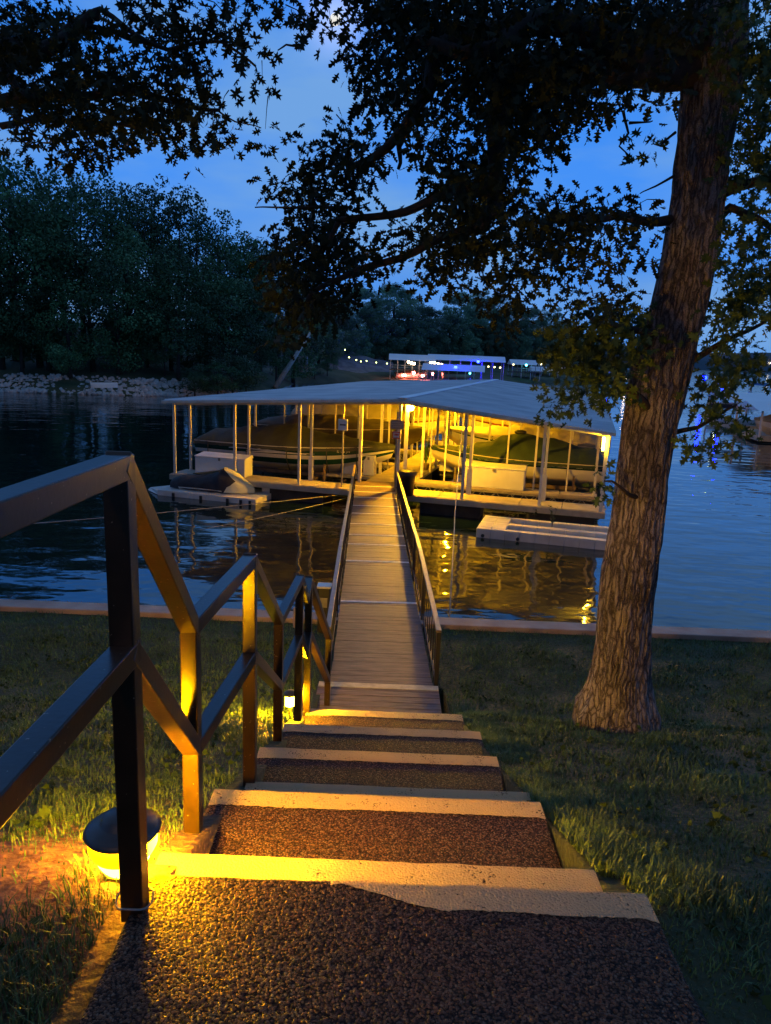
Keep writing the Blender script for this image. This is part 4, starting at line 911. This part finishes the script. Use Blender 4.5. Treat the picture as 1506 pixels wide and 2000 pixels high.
m_roof2 = mat('bright_white_roof', (.85,.87,.9), (.75,.78,.82), scale=.5, rough=.5)
def far_dock(label, px, py, Y, w_, d, hz, rm=None, two=False, rz=0, posts=6, deckm=m_deck, gable=.95):
    rm = rm or m_roof2; p = at_y(px, py, Y); p.z = 0; t = thing('far_boat_dock', label, 'boat dock', p, rz)
    MB().box((0,0,.25), (w_,d,.4)).build('deck', deckm, t)
    MB().add([(-w_/2-.3,-d/2-.3,hz),(w_/2+.3,-d/2-.3,hz),(w_/2+.3,d/2+.3,hz),(-w_/2-.3,d/2+.3,hz),(-w_/2-.3,0,hz+gable),(w_/2+.3,0,hz+gable)], [(0,1,5,4),(2,3,4,5),(1,2,5),(3,0,4),(3,2,1,0)]).build('roof', rm, t)
    if two: MB().box((0,0,hz*.56), (w_+.3,d+.2,.14)).build('upper_deck', m_rust, t); MB().box((0,-d/2,hz*.56+.75), (w_,.05,.07)).box((0,-d/2,hz*.56+.4), (w_,.04,.05)).build('railing', m_white, t)
    for i in range(posts):
        x = -w_/2+w_*i/(posts-1)
        for y in (-d/2, d/2): MB().box((x, y, hz/2+.2), (.13,.13,hz-.4)).build('post', m_white, t)
    return t
far_dock('distant two storey dock glowing pink inside with a pale roof', 803, 742, 124, 7.0, 6, 3.5, two=True, posts=7)
far_dock('distant low roofed dock in front of the blue lamp', 885, 742, 117, 9.0, 5, 2.25, rz=-.12, posts=8)
far_dock('distant long white roofed dock with open posts on its right end', 908, 742, 134, 13, 8, 3.7, posts=8, rz=-.1)
far_dock('small far dock with pale upper deck below the cottage', 1022, 742, 150, 5.5, 5, 3.3, two=True, posts=4)
far_dock('low far dock at the right end of the far shore', 1068, 738, 160, 7, 5, 2.0, posts=5)
make_boat('motorboat', 'small white boat moored inside the pink lit distant dock', 0, 0, 0, 5, 2, 1, 0, WB, m_covbr, [(0,.1),(.5,.5),(1,.05)], (), world=(at_y(800,741,124), .2))
make_boat('motorboat', 'white boat moored under the low distant dock roof', 0, 0, 0, 5, 2, 1, 0, WB, m_covg, [(0,.1),(.5,.5),(1,.05)], (), world=(at_y(895,741,117), .1))
for px, py in ((798,707),(804,709),(809,710),(842,708),(849,709),(856,711),(863,712)): lamp('round warm white bulb strung along the distant dock roof', at_y(px, py, 118), (1,.66,.35), 30, .20, 'string_bulb', 'warm bulbs strung along the distant docks')
for px, py in ((790,733),(808,728),(826,734),(845,730)): lamp('small red lamp inside the distant pink lit dock', at_y(px, py, 122.5), (1,.22,.16), 120, .22, 'red_lamp', 'red lamps inside the distant dock')
lamp('left of two bright blue lamps on the distant docks', at_y(890,717,115.5), (.0005,.0010,1), 900, .26, 'blue_lamp'); lamp('right of two bright blue lamps on the distant docks', at_y(934,706,128), (.0005,.0010,1), 900, .26, 'blue_lamp')
lamp('small cyan lamp at the end of the low distant dock', at_y(918,729,114), (.1,.8,.8), 12, .15, 'cyan_lamp'); lamp('small cyan lamp on the far shore dock', at_y(1028,713,147), (.1,.8,.9), 22, .2, 'cyan_lamp')
for px, py in ((954,716),(966,717),(977,718),(1003,712),(1057,711)): lamp('small yellow lamp on the far shore right of the blue lamps', at_y(px, py, 140), (1,.8,.3), 8, .15, 'yellow_lamp', 'yellow lamps on the far shore')
# blue lit poles and right hand docks
lamp('blue lamp on a pole behind the leaves left of the trunk', at_y(1191,717,120), (.0005,.002,1), 300, .34, 'pole_lamp', pole=3.0)
lamp('blue lamp on a pole just right of the trunk', at_y(1376,738,88), (.0005,.0015,1), 400, .26, 'pole_lamp', pole=2.2)
lamp('blue lamp low over the water beside the lit jetty', at_y(1412,757,78), (.0005,.002,1), 300, .2, 'pole_lamp', pole=1.4)
p = at_y(1428, 782, 88); p.z = 0; t = thing('jetty', 'low jetty lit pale yellow on the far right water', 'jetty', p); MB().box((0,0,.35), (5,1.6,.16)).build('deck', m_deck, t); MB().box((0,0,.1), (4.6,1.3,.4)).build('float', m_float, t)
for x in (-2.2,-.7,.8,2.3): MB().box((x,.7,1.1), (.08,.08,1.5)).build('post', m_steel, t)
lamp('pale yellow lamp over the lit jetty on the right', at_y(1405,743,86), (1,.95,.35), 70, .14, 'jetty_lamp', pole=1.6)
def right_dock(label, c, w_, d, hz, rm, rz): 
    t = thing('side_boat_dock', label, 'boat dock', c, rz); MB().box((0,0,.3), (w_,d,.35)).build('deck', m_deck, t)
    MB().add([(-w_/2-.3,-d/2-.3,hz),(w_/2+.3,-d/2-.3,hz),(w_/2+.3,d/2+.3,hz),(-w_/2-.3,d/2+.3,hz),(-w_/2-.3,0,hz+.45),(w_/2+.3,0,hz+.45)], [(0,1,5,4),(2,3,4,5),(1,2,5),(3,0,4),(3,2,1,0)]).build('roof', rm, t)
    for i in range(5):
        for y in (-d/2, d/2): MB().box((-w_/2+w_*i/4, y, hz/2+.15), (.11,.11,hz-.3)).build('post', m_white, t)
p = at_y(1560, 850, 54); right_dock('pale roofed dock at the right edge above the moored cruiser', (29.3, 47.5, 0), 12, 5, 2.0, m_roof2, -.15)
p = at_y(1560, 800, 70); right_dock('second pale roofed dock at the right edge behind the first', (31.2, 56, 0), 12, 7, 2.25, m_roof2, -.12)
p = at_y(1540, 760, 90); right_dock('teal roofed dock farthest back at the right edge', (55.2, 96, 0), 14, 9, 2.3, m_teal, -.1)
p = at_y(1498, 872, 48); make_boat('cabin_cruiser', 'white and maroon cruiser moored at the right edge of the water', 0, 0, 0, 6, 2.3, 1.2, 0, RB, m_covtan, [(0,.2),(.2,.8),(.5,.9),(.8,.4),(1,.04)], (), world=((p.x+1.6, 47.2, .1), PI+.1))
lamp('small white lamp on the distant right hillside', at_y(1503,709,600), (1,.9,.7), 6, .9, 'hillside_lamp'); lamp('yellow window lamp under the dock roof at the right edge', at_y(1497,818,51), (1,.85,.3), 10, .12, 'window_lamp')
lamp('pale lamp on the open water side right of the trunk', at_y(1222,738,150), (1,.75,.5), 22, .3, 'pole_lamp', pole=3)

# ------------------------------------------------------------------ the big oak
def leaf_shape(kind):
    if kind == 'oak': pts = [(0,0),(.10,.16),(.06,.24),(.30,.34),(.09,.44),(.34,.62),(.10,.66),(.20,.86),(.0,1)]
    elif kind == 'oak2': pts = [(0,0),(.05,.18),(.26,.10),(.16,.28),(.10,.34),(.42,.40),(.34,.52),(.12,.52),(.16,.62),(.28,.82),(.10,.76),(.0,1)]
    else: pts = [(0,0),(.16,.06),(.42,.02),(.30,.22),(.52,.42),(.26,.44),(.30,.62),(.13,.60),(.0,1)]
    L_ = [(-x, y) for x, y in pts[1:-1]]; return np.array(pts+list(reversed(L_)))
def leaves_mesh(centres, spread, per, size, kind, seed, cam_bias=.0):
    """sprigs of lobed leaves; centres (n,3)"""
    g = np.random.default_rng(seed); sh = leaf_shape(kind); k = len(sh); n = len(centres)*per
    c = np.repeat(centres, per, 0); dr = g.normal(size=(n,3))*np.array([1,1,.75])+np.array([0,0,-.25]); dr /= np.linalg.norm(dr,axis=1)[:,None]
    base = c+dr*g.uniform(.1,1,(n,1))*spread
    ax = dr+g.normal(scale=.45,size=(n,3))+np.array([0,0,-.35]); ax /= np.linalg.norm(ax,axis=1)[:,None]
    sd = np.cross(ax, g.normal(size=(n,3))+np.array([0,.9,.5])); sd /= np.linalg.norm(sd,axis=1)[:,None]; nm = np.cross(sd, ax)
    s_ = size*g.uniform(.6,1.15,(n,1,1)); x = sh[None,:,0:1]; y = sh[None,:,1:2]; bend = g.uniform(-.25,.3,(n,1,1))
    V = base[:,None,:]+s_*(sd[:,None,:]*x+ax[:,None,:]*y+nm[:,None,:]*(bend*(y*y)+abs(x)*.35))
    return V.reshape(-1,3), np.arange(n*k), np.full(n, k)
def with_twigs(V, F_, S_, cs, drift, ln, rad):
    s = MB()
    for c in cs:
        c = Vector(c); d = (Vector((random.uniform(-.6,.6), random.uniform(-.5,.5), random.uniform(-.3,.4)))+Vector(drift)).normalized()*ln*random.uniform(.5,1.4)
        s.tube([c, c+d*.5+Vector((0,0,.02)), c+d], [rad*.6, rad, rad*1.5], 4, False)
    f = np.array(s.f)
    return np.concatenate([V, np.array(s.v)]), np.concatenate([F_, f.reshape(-1)+len(V)]), np.concatenate([S_, np.full(len(f), 4)])
def cloud(ells, Y0, Y1, dens, g):
    pts = []
    for (px, py, rx, ry, *o) in ells:
        w_ = o[0] if o else 1; n = max(1, int(math.pi*rx*ry/1000*dens*w_))
        ya, yb = (o[1], o[2]) if len(o) > 2 else (Y0, Y1)
        for i in range(n):
            a = g.uniform(0, 6.283); r = math.sqrt(g.random()); p = at_y(px+rx*r*math.cos(a), py+ry*r*math.sin(a), g.uniform(ya, yb)); pts.append(p)
    return np.array([p[:] for p in pts])
base_ = on_z(1190, 1385, 4.6-3.15)
TY = base_.y
oak = thing('oak_tree', 'large rough barked oak with leaning trunk on the lawn right of the gangway', 'tree', base_); oak['base'] = list(base_)
tr_px = [(1186,1430,150),(1188,1392,140),(1196,1330,128),(1208,1250,120),(1222,1130,118),(1240,1000,116),(1258,880,118),(1280,770,128),(1300,680,132),(1322,600,116),(1345,500,112),(1362,400,112),(1374,300,114),(1386,200,124),(1394,100,140),(1400,0,140),(1408,-150,120),(1430,-400,90)]
cen = []; rad = []
for x, y, w_ in tr_px:
    p = at_y(x+12*max(0,(y-700)/700), y, TY); cen.append(p); zc = (p-EYE).dot(FW); rad.append(w_*.86/FOC*zc/2)
ts = np.linspace(0, 1, len(cen)); NS, NA = 620, 150; cz = [np.interp(np.linspace(0,1,NS), ts, [c[i] for c in cen]) for i in range(3)]; rr = np.interp(np.linspace(0,1,NS), ts, rad)
V = np.zeros((NS, NA, 3)); ang = np.linspace(0, 2*math.pi, NA, endpoint=False)
for i in range(NS):
    z_ = cz[2][i]
    hgt = z_-base_.z; flare = .11*math.exp(-max(0,hgt+.02)*5)
    for j in range(NA):
        a = ang[j]; ca, sa = math.cos(a), math.sin(a)
        q = Vector((ca*2.2+z_*.05, sa*2.2, z_*.55)); 
        wob = noise.noise(Vector((ca*.9, sa*.9, z_*.9)))*.035
        w1 = noise.noise(Vector((ca*4.6+.25*noise.noise(Vector((z_*2, a, 0))), sa*4.6, z_*1.7))); ridge = (1-abs(w1)*3.2)
        w2 = noise.noise(Vector((ca*9.5, sa*9.5, z_*5.0))); 
        dsp = -.018*max(-.2, ridge)+.011*w2+wob
        if abs(hgt-2.05) < .09: dsp += .02*(1-abs(hgt-2.05)/.09)*(.5+noise.noise(Vector((a*2, z_*9, 2))))
        root = flare*(.65+.5*max(0, math.cos(a*5+.7)))
        R = rr[i]+dsp+root
        V[i,j] = (cz[0][i]+ca*R, cz[1][i]+sa*R, z_)
idx = np.arange(NS*NA).reshape(NS, NA); a_ = idx[:-1,:]; b_ = np.roll(idx, -1, 1)[:-1,:]; c_ = np.roll(idx, -1, 1)[1:,:]; d_ = idx[1:,:]
F_ = np.stack([a_, b_, c_, d_], 2).reshape(-1)
tk = npmesh('trunk', V.reshape(-1,3), F_, m_bark, oak, np.full((NS-1)*NA, 4)); tk.data.polygons.foreach_set('use_smooth', [True]*len(tk.data.polygons))
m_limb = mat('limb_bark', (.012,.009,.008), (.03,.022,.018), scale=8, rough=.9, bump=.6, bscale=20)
def limb(pts, r0, r1, parent, nm='limb', jit=1):
    P = [at_y(x, y, Y) for x, y, Y in pts]; Q = []
    for a, b in zip(P[:-1], P[1:]):
        for k in range(6): p = a.lerp(b, k/6); Q.append(p+Vector([noise.noise(p*3+Vector((i*9,0,0)))*.05*jit for i in range(3)]))
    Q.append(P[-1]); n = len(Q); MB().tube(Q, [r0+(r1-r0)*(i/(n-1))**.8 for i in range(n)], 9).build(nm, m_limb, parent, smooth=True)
LIMBS = [([(1390,95,TY),(1300,70,TY-.3),(1235,105,TY-.6),(1160,60,TY-.9),(1100,48,TY-1.1),(1001,50,TY-1.3),(965,90,TY-1.4),(900,110,TY-1.4),(800,80,TY-1.2)], .15, .03),
 ([(1385,130,TY),(1290,140,TY-.2),(1200,130,TY-.5),(1080,120,TY-.8),(985,160,TY-1),(972,230,TY-1.0),(968,300,TY-1),(960,380,TY-.9),(985,430,TY-.8)], .15, .03),
 ([(1001,50,TY-1.3),(930,60,TY-1.2),(850,95,TY-1.1),(842,175,TY-1.1),(796,245,TY-1),(722,316,TY-1),(690,330,TY-1)], .08, .02),
 ([(800,245,TY-1),(775,290,TY-.9),(778,330,TY-.9)], .03, .012),
 ([(960,380,TY-.9),(900,370,TY-1),(870,385,TY-1.1),(787,414,TY-1.2),(720,425,TY-1.2),(668,434,TY-1.3),(645,470,TY-1.3)], .045, .015),
 ([(965,400,TY-.9),(930,450,TY-1),(860,470,TY-1.1),(700,520,TY-1.2),(600,590,TY-1.3)], .05, .015),
 ([(1345,430,TY),(1290,428,TY-.1),(1201,421,TY-.3),(1120,430,TY-.5),(1050,400,TY-.7)], .05, .015),
 ([(1310,650,TY),(1260,640,TY-.2),(1220,640,TY-.3),(1150,620,TY-.5)], .04, .012),
 ([(1290,790,TY),(1262,800,TY-.2),(1235,760,TY-.3),(1150,740,TY-.5)], .05, .015),
 ([(1400,380,TY),(1440,360,TY-.1),(1500,350,TY-.2),(1600,340,TY-.2)], .05, .03), ([(1390,430,TY),(1430,400,TY),(1470,420,TY-.1),(1540,470,TY-.2)], .04, .02),
 ([(1300,735,TY),(1385,685,TY-.1),(1440,650,TY-.2),(1500,620,TY-.2)], .035, .012), ([(1275,862,TY),(1360,835,TY),(1440,790,TY-.2)], .03, .01),
 ([(1270,980,TY),(1215,960,TY-.3),(1180,940,TY-.3)], .025, .008)]
for pts, r0, r1 in LIMBS: limb(pts, r0, r1, oak)
TW = [[(1215,215,TY-.3),(1228,260,TY-.4),(1213,285,TY-.4),(1240,312,TY-.4)],[(1228,240,TY-.3),(1275,236,TY-.4)],[(1320,343,TY-.1),(1280,365,TY-.2),(1250,378,TY-.3)],[(1320,258,TY),(1290,285,TY-.1),(1272,282,TY-.1)],[(620,40,TY-1),(590,86,TY-1),(560,85,TY-1),(543,98,TY-1)],[(650,410,TY-1.2),(560,405,TY-1.2),(498,405,TY-1.2)],[(1030,300,TY-.8),(1060,330,TY-.8)],[(700,110,TY-1),(668,120,TY-1),(680,95,TY-1)]]
for pts in TW: limb(pts, .012, .004, oak, 'twig', .6)
g = random.Random(3)
E0 = [(x, y, 160, 130, .35, 3.4, 8.5) for x in range(250, 1900, 240) for y in (-150, -380, -620)]  # unseen oak crown above the view, added to shade leaves and lawn
E1 = [(750,30,65,40,.8),(800,50,80,60),(900,55,90,70),(1000,100,90,70),(1100,130,90,60),(1220,30,100,40),(1300,40,70,70),(1150,10,120,25),(950,10,250,25),
 (715,110,45,45,.8),(760,170,55,60),(850,160,75,80),(945,180,75,70),(1040,180,80,60),(1140,190,70,40),(1080,255,40,38),(1010,235,70,45),(1215,160,45,35,.7),(1290,175,40,40,.6),
 (640,290,60,32,.8),(600,352,55,34,.6),(560,362,45,22,.5),(700,300,55,45),(660,370,60,50,.7),(590,420,50,40,.7),(690,250,25,25,.5),
 (560,500,50,55),(610,530,60,60),(650,480,60,50),(700,500,40,40,.8),(560,580,42,40,.9),(600,610,55,38,.9),(640,430,50,40,.6),(650,570,50,40,.8),(560,655,45,20,.5),
 (850,290,50,38,.9),(910,330,60,55),(970,300,50,60),(880,390,60,38,.9),(940,390,60,50),(1000,300,50,28,.5),
 (840,450,50,40,.8),(890,490,55,50),(950,460,60,50),(830,535,38,30,.7),(900,550,40,25,.6),(770,470,50,28,.6),(740,545,40,24,.4),
 (1010,400,50,40,.8),(1060,430,60,50),(1120,440,60,50,.9),(1190,420,60,40,.7),(1090,500,60,40,.8),(1010,480,50,45,.8),(1150,500,50,30,.5),(1230,500,40,30,.5),(1260,440,40,50,.5),
 (1000,560,42,55,.9),(990,625,28,28,.6),(1180,585,60,30,.8),(1110,590,35,20,.4)]
E2 = [(1150,650,60,40,1),(1200,620,60,40,1),(1110,690,55,35,1),(1190,700,60,45,1.1),(1240,660,35,60,1),(1120,765,50,32,.9),(1200,760,50,28,.8),(1080,800,18,10,.3),
 (1440,60,50,90,1),(1490,150,40,80,1),(1455,250,40,70,.8),(1500,330,30,60,.8),(1450,340,30,50,.6),(1440,440,35,40,.6),(1490,480,35,60,.8),(1450,520,40,40,.8),
 (1440,590,50,40,1),(1490,580,35,60,.8),(1400,640,25,40,.6),(1440,700,50,32,1.1),(1400,745,40,30,.9),(1470,730,30,20,.7),(1400,810,40,30,.6),(1450,820,30,18,.6),(1380,868,42,22,1),(1430,855,30,14,.6),
 (1272,280,20,24,.6),(1185,945,26,14,.8),(1190,915,12,16,.6),(1250,820,14,14,.4),(1330,640,14,12,.5)]
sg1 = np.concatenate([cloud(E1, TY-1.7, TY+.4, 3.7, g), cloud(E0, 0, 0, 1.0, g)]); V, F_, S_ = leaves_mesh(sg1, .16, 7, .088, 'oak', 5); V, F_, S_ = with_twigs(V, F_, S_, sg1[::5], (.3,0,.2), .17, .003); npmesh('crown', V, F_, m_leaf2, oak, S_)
m_leaf3 = mat('lit_oak_leaf', (.028,.058,.018), (.055,.10,.032), scale=2.5, rough=.7, spec=.2)  # lighter copy for low oak leaves, lamplight put into the green
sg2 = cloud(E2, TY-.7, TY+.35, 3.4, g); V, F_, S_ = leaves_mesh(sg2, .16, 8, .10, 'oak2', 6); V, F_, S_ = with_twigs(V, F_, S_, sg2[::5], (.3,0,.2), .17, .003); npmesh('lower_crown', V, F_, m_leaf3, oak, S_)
# maple reaching in from the left; its trunk stands left of the steps outside the picture
mb0 = Vector((-5.2, 4.2, ground_z(-5.2, 4.2)-.05)); mp_ = thing('maple_tree', 'dark maple boughs with large lobed leaves hanging in from the upper left', 'tree', mb0); mp_['base'] = list(mb0)
MB().tube([mb0, mb0+Vector((.05,0,2)), mb0+Vector((.0,.1,5)), mb0+Vector((.2,.1,8))], [.34,.26,.22,.12], 14).build('trunk', m_bark, mp_, smooth=True)
Ym = 4.6
for pts, r0, r1 in [([(-700,60,4.3),(-300,110,4.4),(0,90,Ym),(60,110,Ym),(150,60,Ym),(190,30,Ym)], .08, .03),([(-200,140,4.4),(0,200,Ym),(100,190,Ym),(220,185,Ym),(330,200,Ym),(430,215,Ym)], .05, .01),
  ([(60,110,Ym),(140,45,Ym),(240,70,Ym),(310,78,Ym)], .022, .006),([(140,45,Ym),(200,25,Ym),(330,95,Ym),(430,90,Ym),(500,130,Ym)], .02, .006),([(0,250,Ym),(100,240,Ym),(240,250,Ym),(340,270,Ym)], .02, .006),([(430,215,Ym),(470,240,Ym),(510,250,Ym)], .006, .003),([(0,130,Ym),(40,200,Ym),(30,260,Ym)], .03, .008)]: limb(pts, r0, r1, mp_)
E3 = [(645,42,9,10,5),(50,50,60,55,1.2),(40,120,50,50,1.2),(130,70,60,50,.9),(110,160,70,45,1.1),(60,200,60,40,1),(190,130,60,45,.9),(180,205,70,42,1.1),(250,170,60,45,.9),(250,35,50,30,.9),(330,25,55,28,.9),(300,110,40,35,.6),(350,80,45,38,.8),(420,40,50,38,.8),(480,15,45,20,.8),(470,95,35,30,.6),
 (500,125,24,22,.6),(505,160,14,14,.5),(370,135,50,40,.9),(400,185,30,28,.8),(330,195,45,35,.9),(260,245,70,38,1.1),(170,275,55,35,1.1),(90,265,40,35,.8),(350,245,55,35,1),(360,295,22,14,.5),(430,240,40,30,.9),(455,275,20,20,.6),(530,235,22,20,.7),(515,275,20,16,.6),(200,310,30,12,.5),(75,295,22,16,.6),(15,190,20,60,.7),(560,15,40,18,.6),(590,35,30,24,.7),(590,70,16,10,.3),(15,60,20,80,1),(20,265,20,20,.5)]
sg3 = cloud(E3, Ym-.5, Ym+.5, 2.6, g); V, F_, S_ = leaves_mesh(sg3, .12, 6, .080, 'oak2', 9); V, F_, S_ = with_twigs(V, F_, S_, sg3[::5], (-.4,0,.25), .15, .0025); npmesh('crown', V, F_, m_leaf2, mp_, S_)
# ------------------------------------------------------------------ grass
def blades(n, xr, yr, h0, h1, wid, seed):
    g = np.random.default_rng(seed); x = g.uniform(*xr, n); y = g.uniform(*yr, n); keep = np.ones(n, bool); z = np.zeros(n); hs = np.zeros(n)
    for i in range(n):
        xx, yy = x[i], y[i]
        if (-.745 < xx < (.835 if yy < 2.2 else .785) and yy < 6.9) or (-.72 < xx < .72 and yy >= 6.8) or yy > wall_y(xx)-.03 or (xx-base_.x)**2+(yy-base_.y)**2 < .10: keep[i] = False; continue
        cl = noise.noise(Vector((xx*1.7, yy*1.7, 1)))+.6*noise.noise(Vector((xx*5, yy*5, 2)))
        dirt = math.exp(-(((xx+1.12)/.5)**2+((yy-2.05)/.62)**2)*1.1)
        if xx < -.7 and g.random() < dirt*1.0-.4*max(0, cl)-.04: keep[i] = False; continue
        if g.random() < .25-cl*.5: keep[i] = False; continue
        # keep the view of the lower steps clear
        z[i] = ground_z(xx, yy)-.005; hs[i] = (h0+(h1-h0)*g.random())*(.75+.6*max(-.5, cl))
    x, y, z, hs = x[keep], y[keep], z[keep], hs[keep]; n = len(x)
    a = g.uniform(0, 6.283, n); ln = g.uniform(.15,.95,n)*hs; ca, sa = np.cos(a), np.sin(a); w_ = wid*g.uniform(.6,1.3,n)
    b = np.stack([x,y,z],1); sd = np.stack([-sa,ca,np.zeros(n)],1)*w_[:,None]; d1 = np.stack([ca*ln*.35, sa*ln*.35, hs*.62],1); d2 = np.stack([ca*ln, sa*ln, hs*.95],1)
    V = np.stack([b-sd, b+sd, b+d1+sd*.7, b+d1-sd*.7, b+d2], 1).reshape(-1,3)
    o = (np.arange(n)*5)[:,None]; F_ = (o+np.array([0,1,2,3,3,2,4])[None]).reshape(-1); S_ = np.tile([4,3], n)
    return V, F_, S_
parts = [blades(95000, (-3.8,-.7), (.6,3.6), .025, .065, .0022, 1), blades(80000, (.78,4.2), (.9,3.8), .025, .06, .0024, 2), blades(16000, (.775,1.15), (1.9,6.9), .03, .075, .003, 12), blades(110000, (-7,-.6), (3.5,11), .03, .08, .0045, 3), blades(110000, (.6,7.5), (3.6,10.6), .03, .08, .0045, 4)]
off = 0; VV = []; FF = []; SS = []
for V, F_, S_ in parts: VV.append(V); FF.append(F_+off); SS.append(S_); off += len(V)
gr_ = npmesh('lawn_grass', np.concatenate(VV), np.concatenate(FF), m_grass, None, np.concatenate(SS)); tag(gr_, 'short uneven green grass covering the lawn on both sides of the steps', 'grass', kind='stuff')
# broad leaved lawn weeds
ce = []
for i in range(1100):
    sd = random.choice((-1,1)); x = (random.uniform(-4.5,-.85) if sd < 0 else random.uniform(.95,5)); y = random.uniform(1.2,9.3)
    if (x-base_.x)**2+(y-base_.y)**2 < .2: continue
    if noise.noise(Vector((x*1.1,y*1.1,8))) < -.05: continue
    ce.append((x, y, ground_z(x, y)+.03))
V, F_, S_ = leaves_mesh(np.array(ce), .05, 6, .045, 'maple', 31); o = npmesh('ground_cover', V, F_, mat('weed_leaf', (.018,.04,.012), (.04,.075,.02), scale=3, rough=.8, spec=.2), None, S_); tag(o, 'low broad leaved weeds scattered through the lawn', 'weeds', kind='stuff')
